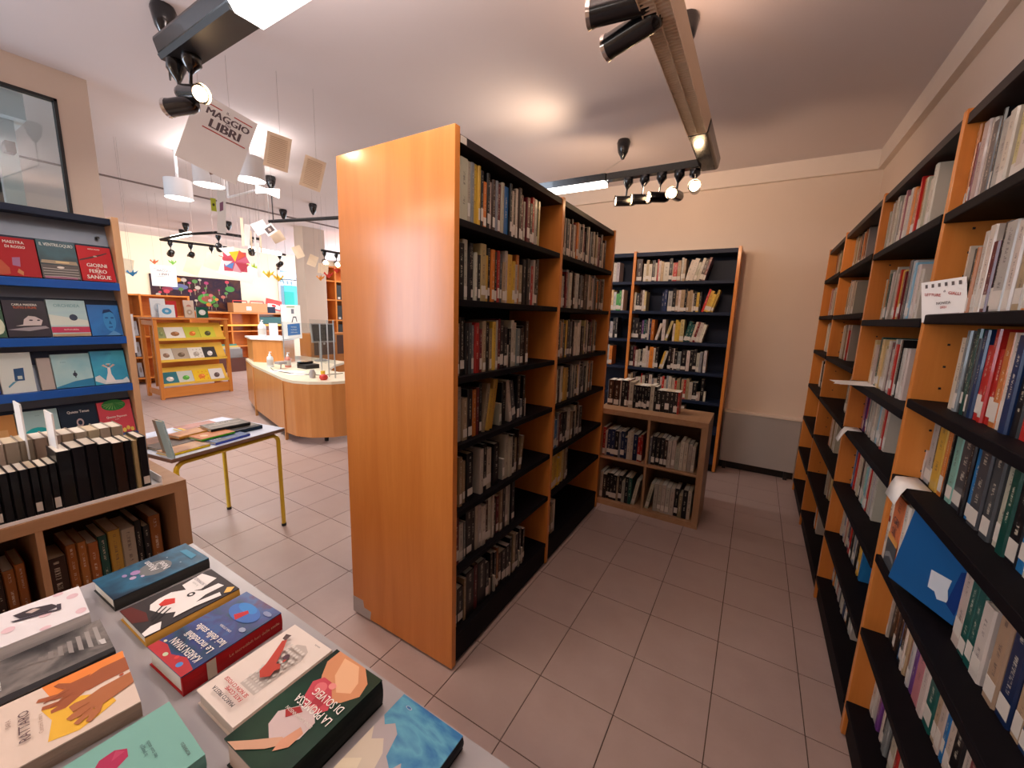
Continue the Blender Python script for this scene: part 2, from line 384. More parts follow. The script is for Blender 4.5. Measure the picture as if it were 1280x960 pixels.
# ================================================================== BOOKS
PAL = {'k': (.010, .009, .012), 'K': (.045, .018, .012), 'w': (.62, .54, .45), 'W': (.50, .47, .45), 't': (.42, .30, .18), 'b': (.02, .16, .42),
       'B': (.012, .03, .10), 'l': (.25, .50, .66), 'r': (.50, .025, .02), 'R': (.16, .012, .018), 'o': (.72, .22, .03), 'y': (.70, .42, .06),
       'g': (.06, .32, .07), 'G': (.01, .09, .075), 's': (.24, .25, .27), 'S': (.07, .075, .085), 'p': (.50, .20, .22), 'v': (.16, .05, .22),
       'm': (.28, .55, .47), 'f': (.50, .40, .30), 'O': (.50, .17, .04), 'Y': (.62, .47, .22)}
CN = {'k': 'black', 'K': 'dark brown', 'w': 'cream', 'W': 'off-white', 't': 'tan', 'b': 'blue', 'B': 'navy', 'l': 'pale blue', 'r': 'red', 'R': 'maroon',
      'o': 'orange', 'y': 'yellow', 'g': 'green', 'G': 'dark green', 's': 'grey', 'S': 'charcoal', 'p': 'pink', 'v': 'purple', 'm': 'mint', 'f': 'beige-paged', 'O': 'rust-orange', 'Y': 'pale yellow'}
ORD = ['first', 'second', 'third', 'fourth', 'fifth', 'sixth', 'seventh', 'eighth', 'ninth', 'tenth'] + [f'{n}{"st" if n % 10 == 1 and n != 11 else "nd" if n % 10 == 2 and n != 12 else "rd" if n % 10 == 3 and n != 13 else "th"}' for n in range(11, 60)]
BOOKS = []
def book_mb(mb, b, T, detail=True):
    W_, H, D, c = b['w'], b['h'], b['d'], b['c']; s = b['seed']; pg = PAGE[b['seed'] % 3] if b.get('pg') is None else b['pg']
    uvs = [(s, 0), (s + .999, 0), (s + .999, 1), (s, 1)] if not b.get('plain') else [(s, 0)] * 4
    if not detail:
        mb.box(-D, 0, 0, W_, 0, H, [pg, pg, c, c, c, c], [1, 1, 0, 0, 0, 0], T, [None, None, None, [uvs[0], uvs[1], uvs[2], uvs[3]], None, None])
    else:
        t = .0016; i = .0035; e = min(.003, W_ * .2)
        # spine (slightly rounded), boards, page block
        mb.add([(-.004, 0, 0), (0, e, 0), (0, W_ - e, 0), (-.004, W_, 0), (-.004, 0, H), (0, e, H), (0, W_ - e, H), (-.004, W_, H)],
               [(0, 1, 5, 4), (1, 2, 6, 5), (2, 3, 7, 6), (4, 5, 6, 7), (3, 2, 1, 0)], c, 0, [None, uvs, None, None, None], T=T)
        mb.box(-D, -.004, 0, t, 0, H, c, 0, T); mb.box(-D, -.004, W_ - t, W_, 0, H, c, 0, T)
        mb.box(-D + i, -.004, t, W_ - t, i * .3, H - i, pg, 1, T)
PAGE = [(.72, .66, .56), (.78, .74, .66), (.60, .50, .36)]
M['pagesA'] = attr_mat('page_block', .9)
def sticker_mb(mb, b, T, detail=True):
    e = min(.003, b['w'] * .2) if detail else 0; z0 = b.get('sz', .012); z1 = z0 + b.get('sh', .038)
    mb.box(-.0005, .0006, e, b['w'] - e, z0, z1, (.66, .61, .55), 0 if detail else 2, T)
def fill(ox, oy, z, th, L, toks, where, grp, maxh=.235, d=.145, stick=.68, seed=0, plain=False, lean=11, inset=.025, stickh=.038):
    r = random.Random(seed * 77 + 5); y = .002; items = []; prev = None; n = 0
    tk = toks.split()
    def close():
        nonlocal y
        if prev and prev[0] == '/': y += prev[1] * math.sin(math.radians(prev[2])) * .92
    for t in tk:
        ln = 0
        if t[0] in '/\\': ln = 1 if t[0] == '/' else -1; t = t[1:]
        code = t[0]; rest = t[1:]; h = None
        if 'h' in rest: rest, h = rest.split('h'); h = float(h) / 100
        wd = float(rest) / 100 if rest else .022
        if code == '_':
            if ln == 0: close(); prev = None
            y += wd; continue
        h = h or r.choice([.17, .18, .19, .195, .20, .205, .21, .215]) * r.uniform(.98, 1.02); h = min(h, maxh)
        ang = 0
        if ln == 0: close()
        else:
            ang = lean * r.uniform(.85, 1.15) if not (prev and prev[0] == ('/' if ln > 0 else '\\')) else prev[2]
            if ln < 0 and not (prev and prev[0] == '\\'): close(); y += h * math.sin(math.radians(ang)) * .95
        if ang: span = wd / math.cos(math.radians(ang))
        else: span = wd
        if y + span + (h * math.sin(math.radians(ang)) if ln > 0 else 0) > L: break
        c0 = PAL[code]; k = r.uniform(.62, .95) * (1 if where.count('wall') or where.count('far') else .8); c = tuple(min(1, v * k * r.uniform(.94, 1.06)) for v in c0)  # colours darkened except on wall and far shelves, imitating dimmer light
        b = dict(w=wd - .0008, h=h, d=min(d, h * .72), c=c, code=code, seed=r.randrange(1, 900), ang=ang * ln, stick=r.random() < stick, sh=stickh * r.uniform(.75, 1.2), sz=r.choice([.008, .012, .012, .018, .025]),
                 where=where, n=n, grp=grp, thick=wd, plain=plain)
        xin = -inset - r.uniform(0, .010)
        lx, ly, lz = xin, y, z
        if ln > 0:  # leans right: bottom-right edge rests on the shelf
            a = math.radians(ang); lz = z + b['w'] * math.sin(a) + .0004; ly = y
        if ln < 0: lz = z + .0006
        cs, sn = math.cos(th), math.sin(th)
        pos = Vector((ox + lx * cs - ly * sn, oy + lx * sn + ly * cs, lz))
        b['T'] = Matrix.Translation(pos) @ Matrix.Rotation(th, 4, 'Z') @ Matrix.Rotation(math.radians(-ang * ln), 4, 'X')
        q = px(b['T'] @ Vector((0, b['w'] / 2, h / 2))); b['area'] = 0
        if q and -15 < q[0] < 1295 and -40 < q[1] < 1000:
            C4 = [px(b['T'] @ Vector(p)) for p in ((0, 0, 0), (0, wd, 0), (0, wd, h), (0, 0, h))]
            if all(C4): b['area'] = abs(sum(C4[k][0] * C4[(k + 1) % 4][1] - C4[(k + 1) % 4][0] * C4[k][1] for k in range(4))) / 2
        b['q'] = q
        BOOKS.append(b); items.append(b); n += 1
        y += span; prev = ('/' if ln > 0 else '\\' if ln < 0 else '', h, ang)
    for b in items: b['tot'] = n
    return items
def rnd(seed, n, pal, gap=0, wmin=1.4, wmax=3.6):
    r = random.Random(seed); o = []
    for i in range(n):
        o.append(f'{r.choice(pal)}{r.uniform(wmin, wmax):.1f}')
        if gap and r.random() < gap: o.append('_3')
    return ' '.join(o)
HID = []   # books known to be hidden are skipped altogether

# ================================================================== CENTRAL BOOKCASE
CX0, CX1 = -.617, -.010; CY = (.1155, .9735, 1.835); CH = 2.036
CZ = [.14, .43, .68, .948, 1.206, 1.485, 1.755]
t = thing('double_sided_bookcase', (CX0 + .3, .975, 0), 'tall double-sided beech bookcase with black shelves standing in the middle of the room', 'bookcase')
box('end_panel', (CX0, CX1, CY[0], CY[0] + .026, .012, CH), M['beech'], t, bevel=.0015)
box('divider_panel', (CX0, CX1, CY[1] - .013, CY[1] + .013, .012, CH - .01), M['beech'], t, bevel=.0015)
box('end_panel', (CX0, CX1, CY[2] - .026, CY[2], .012, CH - .01), M['beech'], t, bevel=.0015)
for k in (0, 1):
    ya, yb = CY[k] + (.026 if k == 0 else .013), CY[k + 1] - (.013 if k == 0 else .026)
    box('back_panel', (-.318, -.308, ya, yb, .03, CH - .03), M['dark'], t)
    box('top_board', (CX0 + .01, CX1 - .006, ya, yb, CH - .045, CH - .018), M['darkedge'], t, bevel=.001)
    box('plinth', (CX0 + .012, CX1 - .008, ya, yb, .015, .115), M['dark'], t)
    for i, z in enumerate(CZ):
        box('shelf', (-.307, CX1 - .004, ya, yb, z - .024, z), M['dark'], t, bevel=.0015)
        box('shelf', (CX0 + .004, -.319, ya, yb, z - .024, z), M['dark'], t)
for x, y in ((CX0 + .03, CY[0] + .03), (CX1 - .03, CY[0] + .03), (CX1 - .03, CY[2] - .03), (CX1 - .03, CY[1])):
    MB().tube([(x, y, 0), (x, y, .02)], .014, 8).build('foot', M['blackm'], t)
o = MB(); T = frame((CX0 - .001, CY[0] - .0006, .01), (1, 0, 0), (0, 0, 1)); T = T @ Matrix.Scale(-1, 4, (0, 0, 1))
o.prism([(0, 0), (.118, 0), (.126, .045), (.078, .048), (.072, .082), (0, .080)], 0, .0012, T=T)
tag(o.build('tape_patch', plain('grey_tape', (.45, .42, .44), .5), t), 'grey tape patch on the lower corner')
MB().box(CX1 - .006, CX1 - .0045, .150, .182, CH - .043, CH - .021).build('shelf_label', M['sticker'], t)

G1 = 'books in the central bookcase'
nearC = ['k2 t2.6 k4 t1.4 k6 R2.6 k6 k3 w1.2h8 k2 w1.2h8 k2 O1.6 K2 k4 k3 w1.2h7 k2 t2.6 k3 w1.4h9 k2 w1.4h9 k2',
         'K2 R3 w3.2 s1 k4 k3 w2 w2 w3 K2 w3 w1.5 K3 R2 t2 k3 w2.4 w1 _2 k3',
         'k4 t2.2 _1 t2 k4 _5 w2.4 k3 w4 _1 k4 _4 w1.6h10 w3 w3 k2 t3.4 K1 /t2.6',
         't3 w3 t3 k3 _1 o2.4 R2 k2 /t2 /y3 /y3 _2 w1.6h10 k3 \\w2.2 \\S3.6 k3 _1 s1.6h9 k2 w1h9',
         'k3 t1.4 k3 k2 S2.2 s2 r2.6 R2 t2.4 k3 t2 y2.2 w1.4 R1.6 k3 k3 w1.8h10 k2 w2.6 w2 s2.6 k3 k2 K3',
         's2.4 k3.6 w2.8 k1.6 k2 w1.6 k2 Y3.6 y2 k2 o2.4 k2 r2 S2 t2 w2 y3.6 y2 w2 o2.4 t3 k3 k3 s1.6 r2 w1.6 k2 K3',
         'K3 w4.4 w2 s2 y2.4 y1.6 k2 o2.4 k2 w1.4 K2.2 s1.6 R2.4 w2 _1 b3.4 k1.8 w1.8 K2 w2 K2.2 R2.6 w1.2 _1 R3 K2.2 r1.8 w2.2 k1.8 Y1.4']
farC = ['k4 o3 k1 t3 w2', 'k2 y3 y3.2 y3 y2.8 y3.2 y3 Y2.6',
        'k4 R1 s2.4 b2 s2.4 R2 k4 k3 w2 S2 w4.6 _1 t2.6 k3 w2.2 t1.2',
        'k2 t2.2 Y2.4 w1.6 k3 w2 t2.4 y2 y4 k3 S3 w1.6 S3 w1 k3 y2 w1.4 k4',
        'k4 k3 t2.2 O2 t1.4 k3 y2 k3 S2.6 k2 k2 w2.4 w2.4 w2.4 w2.6 k2',
        'k2 t2.2 O2.2 w3 k2 R2 s3 w3 k3 K2 w2.4 W5 k2 s1 _2 k3 K4',
        'w2 t2.4 k2 w1.4 _2 S3.6 w2.6 K2 w2 R1.6 w1.4 o2.4 _2 w2 S2 k2 w2 R2']
EXT = ['', ' _2 t2 k3', ' k3 w2 k4', ' k3 s2 k3 w2 k3 O2 k3 t2', ' k4 Y2 k3 w2 w2 k3 R2 k4 t2 k3', ' k3 w2 t2 K3 w2 s2 k3 o2 w2 k3 R2 k4 w2', ' k3 w2 R2 s2 k3 w2 K3 t2 k2 w2 R3 k3 s2 w2 K3']
farC = [a + b for a, b in zip(farC, EXT)]
rows7 = ['bottom', 'sixth', 'fifth', 'fourth', 'third', 'second', 'top']
for i in range(7):
    fill(CX1, CY[0] + .028, CZ[i], 0, CY[1] - CY[0] - .042, nearC[i], f'{rows7[i]} shelf, near bay of central bookcase', G1, maxh=.245 if i else .22, seed=i + 1)
    fill(CX1, CY[1] + .015, CZ[i], 0, CY[2] - CY[1] - .042, farC[i], f'{rows7[i]} shelf, far bay of central bookcase', G1, maxh=.245, seed=i + 21)

# ================================================================== RIGHT BOOKCASE
XR = 1.307; YR = [-1.03, -.178, .680, 1.513, 2.423, 3.136]; HR = 2.023
t = thing('wall_bookcase', (1.45, 1.2, 0), 'long beech bookcase with black shelves running along the right-hand wall', 'bookcase')
for y in YR:
    box('upright', (XR, 1.59, y - .013, y + .013, .012, HR), M['beech'], t, bevel=.0015)
for y in YR[1:5]:
    hm = MB()
    for xx in (XR + .06,):
        for k in range(24): hm.box(xx - .003, xx + .003, y - .0136, y - .0129, .3 + k * .064, .306 + k * .064)
    tag(hm.build('peg_holes', M['blackm'], t), kind='stuff')
RZ = {0: [.15, .44, .71, .985, 1.225, 1.475, 1.755], 1: [.15, .44, .71, .985, 1.225, 1.475, 1.755], 2: [.14, .40, .668, .952, 1.18, 1.465, 1.76],
      3: [.13, .42, .69, .956, 1.233, 1.50, 1.77], 4: [.12, .41, .68, .956, 1.236, 1.505, 1.785]}
for k in range(5):
    ya, yb = YR[k] + .013, YR[k + 1] - .013
    box('back_panel', (1.585, 1.59, ya, yb, .03, HR - .02), M['dark'], t)
    box('top_board', (XR + .004, 1.585, ya, yb, HR - .04, HR - .012), M['darkedge'], t, bevel=.001)
    box('plinth', (XR + .012, 1.58, ya, yb, .012, .10), M['dark'], t)
    for z in RZ[k]: box('shelf', (XR - .004, 1.584, ya, yb, z - .027, z), M['dark'], t, bevel=.003)
bays = {1: ['w3.4h20 W2.6h17 v2.4 _2 w2 k2 s3 k3 w4 r2 w3 w3 w3 b3 w3 r2 w3 w2 k3 w2 b2',
            'w1 k4 K2.4 k2.6 b1.6 k3 w1.6 t1.6 r2.6 W2.2 v2.4 p4.6 w3.4 G4.6 t2.6 w3 b2 w3 k4 w3 R3 w2 k2 w3',
            '_26 _11 w4h22 G3.4 G3.2 w4.2 B2.2 t4.2 B4.4 t3 B4 w3 w3 k3',
            'w1.4h9 W4.6 k1.6 y5.2 o3 k1 m3.8 S6h20 k2 b3h23 S5 k2 S4 w3.4 G3 k4 b3 w3',
            '_12 w3.6h19 s2.2 k2.2 _.5 G2.4 k1.4 B2.4 r3 r2 r2.6 O3 w3 B3 k3 r3 w3 w3 k3',
            '_4 k2 w1 k2.8 O1.4 k2 w2.6 w3.2 R2.6 k2.6 W5 w3.2 t3.4 o2.4 w3 b3 w3 k3 w3 r3 w3 y3',
            'O1.6 R1.4 w3.6 w2 S3.4 k1.4 W4.6 w3.4 Y2.4 w3.8 W3 w3.4 W3.6 w3 W3 w3 w3 w3'],
        2: ['b3.4 o2 l2.4 Y2.4 w2 r2.4 k2 W2.6 k3 w2 b2.4 w2 B3 w2 o2 k3 w2 W2 w3',
            'w2 b3 l2 w2.4 r2.6 w1.8 B2.4 w2.6 r2 o2.6 k2.6 w2 s2.4 w2.2 k3 W2 y2.4 w2 b2',
            'W3 b1.4 w2.6 r1.6 w2.6 O3.4 w2.8 k2 w2 W3.6 m1.6 w2 l2 w2.4 r1.4 w2.4 W2 w3 w2',
            'p2.4 w2.4 v1.4 r4 s1.6 w2 k2.4 _.5 w2 w2.4 R1.4 w2.2 w2.8 l2 w2.6 w2 W3 r2 w3',
            '_7 Y4 w3.4 R1.2 w1.6 R1.6 G2.2 Y3.4 Y2.4 w3.4 w2.4 R4 w3 W2 r2.6 w3 k2 w3 w3',
            '_6 w2.2 w1.4 o3.2 G3.2 w2.8 /w2 w3 r1.4 y4.6 R2 r2.4 S3.4 W3.4 l2 w3 w2 w3',
            'w2 w2.2 r2 w1 t2.2 S1.6 w3.4 w2 _.6 S2.6 w3.4 p1.6 _.6 w3.2 W3 o3 O4.6 r1.4 O3.4 r3 w2 w2 w2 w3']}
def seqr(seed, pal, n, g=0): return rnd(seed, n, pal, g)
bays[3] = ['_20 ' + seqr(3, 'wwtWo', 7), '_38 t2 w3 w2 k2 t2 Y3', '_24 O3 w3 o2 t2 w3 w2 k2 w3', '_50 k3 w2 k3 K3 w2', '_10 Y3 w3 w2.6 w2 t2.4 w3 w3 w2 r1 w3', '_3 t2 w2.6 w2 G2 w3 W2 w3 t2 w2 k2 w2 w3', '_2 t2.4 t2.4 w2 t2 w2 t2.6 R2 w2 k4 _1 w3 o2 O3 w3']
bays[4] = ['_60', '_50', '_55', '_8 O3 o2 w2 w3 w2.4 k2 w2', '_12 w3 w3 W2 w3 w2 t2 w3', '_3 w2 r2 p2 w2 G2 w3 w2 w2', '_3 t2 k2 O2 t2 w2 R2 w3 w2 t3']
bn = {1: 'first bay', 2: 'second bay', 3: 'third bay', 4: 'fourth bay'}
for k in (1, 2, 3, 4):
    for i in range(7):
        fill(XR, YR[k + 1] - .015, RZ[k][i], math.pi, YR[k + 1] - YR[k] - .03, bays[k][i], f'{rows7[i]} shelf, {bn[k]} of wall bookcase', 'books in the wall bookcase', maxh=.225, seed=100 + k * 10 + i, inset=(.025 if i > 5 else .04 if i > 3 else .055) if k < 3 else .045)

# ================================================================== FAR BOOKCASE
YF = 3.164; XF = [-1.12, -.2275, .681]; HF = 2.095; FZ = [.11, .40, .68, .955, 1.235, 1.52, 1.805]
t = thing('far_bookcase', (-.2, 3.3, 0), 'beech bookcase with black shelves full of books standing against the far wall', 'bookcase')
for x in XF: box('upright', (x - .013, x + .013, YF, 3.44, .012, HF), M['beech'], t, bevel=.0015)
for k in (0, 1):
    xa, xb = XF[k] + .013, XF[k + 1] - .013
    box('back_panel', (xa, xb, 3.43, 3.44, .03, HF - .02), M['navy'], t)
    box('top_board', (xa, xb, YF + .004, 3.43, HF - .05, HF - .014), M['navy'], t)
    box('plinth', (xa, xb, YF + .01, 3.42, .012, .085), M['dark'], t)
    for z in FZ: box('shelf', (xa, xb, YF - .003, 3.428, z - .028, z), M['navy'], t, bevel=.0015)
F1 = ['w3 k3 w2 W3 w3 t2 k3 w3 w2 r2 k3 w3 w2 k4 w3 w2 k2', 'w3 W3 k3 t2 w2 k3 s2 w3 k4 w2 w3 W3 w2.4 r2 w3 w3 k2 _2 W3 k4 w3',
      'w3 t2 k3 w3 w2.4 r1 w3 k4 w3 s2 w3 k3 w2 r2 w2 s2 w3 w3 r2 t3 _1 t2.4 r2 t3 w3 k4 w1.6h8 w1.6h8 k3 w2h9',
      'k4 R2 w2.4 w2.6 k2 w2.6 w2 w2 o4 w2 k3 _1 /y2 /w2 k3 K2 w1 k3 s3 k5 w3 k3 k3 w2.6 s2.4 _1 W2.6',
      'k3 k4 k3 v2 G2 S2 w1.4 B2 o3 _1 /w2.4 w3 /Y2.4 w2 y2.6 y2 Y3.6 /G3 /G3 /w2 /R2 /w3 /w3',
      'w2 k4 K2 w2 Y2 _15 B2 B2.6 _1 W4 k3 t2.4 w2 t3.6 k2 t2 t3 w1.4 k2 y2.4 k2 _.6 /r2 /y3 /y2.4 /y2',
      'K6 _1 w2.6 t2.6 w3 k3 w1.8 r1.4 w2 t2.6 w5 k3 t1 r3.6 t3 _.4 w2 t2 /w3 /w4 /w2.4 /w2.4 /K2.8 /R2']
F0 = [rnd(41, 30, 'wwkWt'), rnd(42, 30, 'wkkWtl'), rnd(43, 30, 'wwkWts'), rnd(44, 30, 'kkwWorg', 0), rnd(45, 30, 'rkbbkW'), rnd(46, 30, 'gwkrYW'), rnd(47, 30, 'wlWwgvY')]
for i in range(7):
    fill(XF[1] + .014, YF, FZ[i], -math.pi / 2, XF[2] - XF[1] - .028, F1[i], f'{rows7[i]} shelf, right bay of far bookcase', 'books in the far bookcase', maxh=.225, seed=200 + i, lean=14)
    if i > 2: fill(XF[0] + .014, YF, FZ[i], -math.pi / 2, XF[1] - XF[0] - .028, F0[i], f'{rows7[i]} shelf, left bay of far bookcase', 'books in the far bookcase', maxh=.225, seed=220 + i)

# ================================================================== LOW CABINETS (four-cube)
def cube_cabinet(name, loc, th, label, nx=2):
    t = thing(name, loc, label, 'cabinet'); T = Matrix.Translation(loc) @ Matrix.Rotation(th, 4, 'Z'); W_ = .765; D = .385; e = .04; mi = .016
    box('top_board', (-D, 0, 0, W_, W_ - e, W_), M['birch'], t, bevel=.001, T=T)
    box('bottom_board', (-D, 0, 0, W_, 0, e), M['birch'], t, bevel=.001, T=T)
    box('side_board', (-D, 0, 0, e, e, W_ - e), M['birchz'], t, T=T)
    box('side_board', (-D, 0, W_ - e, W_, e, W_ - e), M['birchz'], t, T=T)
    c = W_ / 2
    box('divider', (-D + .004, -.002, c - mi / 2, c + mi / 2, e, W_ - e), M['birchz'], t, T=T)
    box('shelf', (-D + .004, -.002, e, c - mi / 2, c - mi / 2, c + mi / 2), M['birch'], t, T=T)
    box('shelf', (-D + .004, -.002, c + mi / 2, W_ - e, c - mi / 2, c + mi / 2), M['birch'], t, T=T)
    box('back_panel', (-D, -D + .004, e, W_ - e, e, W_ - e), M['cellback'], t, T=T)
    return T
# rear one
cube_cabinet('cube_cabinet', (-.078, 1.917, 0), -math.pi / 2, 'low birch four-cube cabinet filled with books at the end of the central bookcase')
zc = [.0405, .391]
seqs = {(0, 0): 'w2.4h21 k3 k2.4 k3 k2.6 t1.4 k2.6 w2.4 k2.6 G2.4 /w2.6', (1, 0): '/w2.6 w3 w2.4 w3 w3 w3 k3 t2.4 k3.4 w2.4',
        (0, 1): 'r2h22 w1.4 B3 B3 k3 s1.4 B3 B2 w2.4 w2 B3 _.3 r2 r1.6', (1, 1): 's1.4 k3 k3 k3 K2 w2.8 w2.8 w2.8 w2.4 w2.8 w2.6 w2 /w2'}
def cell_fill(T, th, seqs, where, grp, **kw):
    for (a, b), s in seqs.items():
        y0 = .041 if a == 0 else .392
        p = T @ Vector((-.012, y0, 0))
        fill(p.x, p.y, zc[b], th, .330, s, f'{"upper" if b else "lower"} {"left" if a == 0 else "right"} cube of {where}', grp, d=.17, **kw)
Tr = Matrix.Translation((-.078, 1.917, 0)) @ Matrix.Rotation(-math.pi / 2, 4, 'Z')
cell_fill(Tr, -math.pi / 2, seqs, 'the cabinet by the aisle', 'books in the cabinet by the aisle', seed=300, maxh=.25, inset=.02)
# on its top: a row of mostly black books
p = Vector((-.06, 2.05, 0))
fill(-.10, 2.06, .7655, -math.pi / 2, .80, '_4 K4.5h20 K4.5h20 _.4 w1h20 k3h20.5 k2h20.5 R1 w3.6h20 k2h18 k2h18 k2h18 k2h18 k2h18 k2h18 w3h19 k2 k3h16 k3h16 k3h16 k3h16 k2.6h16 r1.2h16', 'top of the cabinet by the aisle', 'books on the cabinet by the aisle', seed=310, maxh=.22, inset=.0, d=.15)
# front-left one
LC = (-.945, -1.135, 0)
cube_cabinet('cube_cabinet', LC, 0, 'low birch four-cube cabinet of old orange books in the left foreground')
Tl = Matrix.Translation(LC)
seql = {(0, 1): 'O4h19 O4h19 O3.6h20 O3.6 O4 O4', (1, 1): 'K5h19 O2.6h22 O2.4h22 O2.8h20.5 G2.6h21.5 y3.4h22.5 w4h21.5 k2.2h23 k2.2h20 O3.6h23 O2.4h22.5'}
cell_fill(Tl, 0, {(0, 1): '_4 K3h19 O2.4h19 O2.4h18 O2.6h18.5 O2.8h20 O2.2h18.5 O3h22 O2h21 K2h19 O2.6h20 O2.2h21', (1, 1): seql[(1, 1)], (0, 0): 'O3 O3 K3 O3 O4 t3 O3 O3 O3', (1, 0): 'O3 O2 K3 O3 y3 O3 t3 O3 O3'}, 'the foreground cabinet', 'old books in the foreground cabinet', seed=330, maxh=.25, inset=.075, stick=0)
# white tray with two rows of books on it
tr = thing('book_tray', (-1.1, -.80, .765), 'shallow white metal tray of books on top of the foreground cabinet', 'tray')
box('tray_base', (-1.335, -.952, -1.13, -.44, .7655, .770), M['white'], tr)
box('tray_side', (-1.335, -.952, -.443, -.440, .770, .800), M['white'], tr)
box('tray_lip', (-.955, -.952, -1.13, -.443, .770, .776), M['white'], tr)
fill(-.958, -1.12, .7705, 0, .677, 'k2.3h15.5 k2.3h15.5 k2.3h15.5 k2.3h15.5 k2.3h15.5 k2.3h15.5 k2.3h15.5 k2.3h15.5 k2.6h19 k2h15.5 k2h15.5 k2h15.5 k2h15.5 k2h15.5 k2h15.5 k2h15.5 k2h15.5 k2h15.5 k2h15.5 k2h15.5 k3.4h19 k3.2h19.4 k3.2h19.6 k3.2h19 K3h18.5 k2.2h18.5 Y1.6h18 k2.4h19',
     'front row of the white tray', 'black books in the white tray', seed=350, maxh=.2, inset=.004, d=.12, stick=.25, stickh=.03, plain=True)
fill(-1.150, -1.12, .7705, 0, .677, ' '.join(['f3.2h20'] * 20), 'rear row of the white tray', 'pale books in the white tray', seed=351, maxh=.21, inset=.0, d=.12, stick=0, plain=True)
for k, (y, zt) in enumerate(((-.822, 1.03), (-.675, 1.075), (-.72, 1.095))):
    x0 = -1.02 if k != 2 else -1.15
    d = box('divider_card', (x0 - .10, x0, y, y + .004, .772, zt), M['white'], None)
    d['label'] = ['white divider card standing leftmost among the books in the white tray', 'white divider card before the taller black books in the tray', 'white divider card at the rear of the white tray'][k]; d['category'] = 'divider'

# ================================================================== FLAT BOOKS ON THE FRONT TABLE
def flatbook(name, cx, cy, z, L_, W_, th, ang, cov, spinecol, label, shapes=(), texts=(), spine_side=1, pgcol=(.74, .72, .66), group='books laid out on the front table', up=None, cat='book'):
    """L_ along local x, W_ along local y; spine on the -y side (spine_side=1) or +y"""
    T = Matrix.Translation((cx, cy, z)) @ Matrix.Rotation(math.radians(ang), 4, 'Z')
    if up is not None: T = up
    t = thing(name, tuple(T.translation), label, cat, group)
    s = spine_side; hw = W_ / 2; hl = L_ / 2; bt = .0022
    cm = cov if isinstance(cov, bpy.types.Material) else None; cc = cov if cm is None else (1, 1, 1)
    m1 = MB(); m1.box(-hl, hl, -hw, hw, th - bt, th, cc, 0, T)
    m1.build('front_cover', [cm or M['print']], t)
    m2 = MB(); m2.box(-hl, hl, -hw, hw, 0, bt, spinecol, 0, T)
    n = 5; pts = []
    for i in range(n + 1):
        a = math.pi * i / n; pts.append((-s * (hw - .001 + .003 * math.sin(a)), bt / 2 + (th - bt) * i / n))
    pts += [(-s * (hw - .004), th - bt), (-s * (hw - .004), bt)]
    v = [(-hl, y, zz) for y, zz in pts] + [(hl, y, zz) for y, zz in pts]; k = len(pts)
    m2.add(v, [tuple(range(k)), tuple(reversed(range(k, 2 * k)))] + [(i, k + i, k + (i + 1) % k, (i + 1) % k) for i in range(k)], spinecol, 0, T=T)
    m2.build('spine', M['print'], t)
    y0, y1 = (-hw + .004, hw - .004)
    pb = MB(); nl = 5
    pb.box(-hl + .003, hl - .003, y0, y1, bt, th - bt, pgcol, 0, T)
    pb.build('page_block', M['pagesA'], t)
    F = T @ Matrix.Translation((-hl, -hw, th))
    art(t, F, L_, W_, shapes, texts)
    return t, T
TZ = .72
# the table
t = thing('display_table', (.6, -.98, 0), 'grey laminate table in the foreground spread with books', 'table')
TX0, TX1, TY0, TY1 = -.505, 1.05, -1.40, -.515
box('table_top', (TX0, TX1, TY0, TY1, TZ - .022, TZ - .002), M['tedge'], t, bevel=.002)
box('laminate', (TX0 + .001, TX1 - .001, TY0 + .001, TY1 - .001, TZ - .002, TZ), M['table'], t)
for x, y in ((TX0 + .06, TY0 + .06), (TX0 + .06, TY1 - .06), (TX1 - .06, TY0 + .06), (TX1 - .06, TY1 - .06)):
    MB().tube([(x, y, 0), (x, y, TZ - .024)], .016, 12).build('leg', M['yellow'], t)
box('apron', (TX0 + .05, TX1 - .05, TY1 - .08, TY1 - .06, TZ - .07, TZ - .024), M['tedge'], t)
WH = (.80, .78, .74); BK = (.015, .012, .015)
# local x of each book runs along world +y (ang 90): u = along length (bottom->top of picture rows), v = across (v=1 is world -x, the left side)
Z0 = TZ + .0006
# A1 dark blue book
cov = blotch('blue_night_cover', [(.006, .02, .045), (.01, .045, .09), (.02, .12, .22), (.01, .05, .10)], 9, .3, 1)
t1 = flatbook('hardback_book', -.391, -.643, Z0, .195, .134, .030, 92, cov, (.035, .035, .035), 'dark blue hardback with a purple and grey oval, furthest left of the rear row',
  shapes=[((.16, .17, .18), ellipse(.52, .5, .17, .26, 22, .0)), ((.35, .22, .45), ellipse(.34, .62, .05, .09, 8)), ((.45, .35, .55), ellipse(.28, .46, .035, .06, 7)), ((.30, .22, .42), ellipse(.24, .66, .025, .06, 7)), ((.5, .42, .6), ellipse(.36, .38, .02, .04, 6)), ((.3, .4, .5), ellipse(.7, .7, .01, .02, 6)), ((.3, .4, .5), ellipse(.75, .3, .01, .02, 6)), ((.06, .26, .42), [(.86, .25), (.94, .3), (.93, .7), (.86, .75)])],
  texts=[('Alyson', .50, .62, .17, (.7, .7, .72), 90), ('Noel', .60, .45, .17, (.7, .7, .72), 90)])
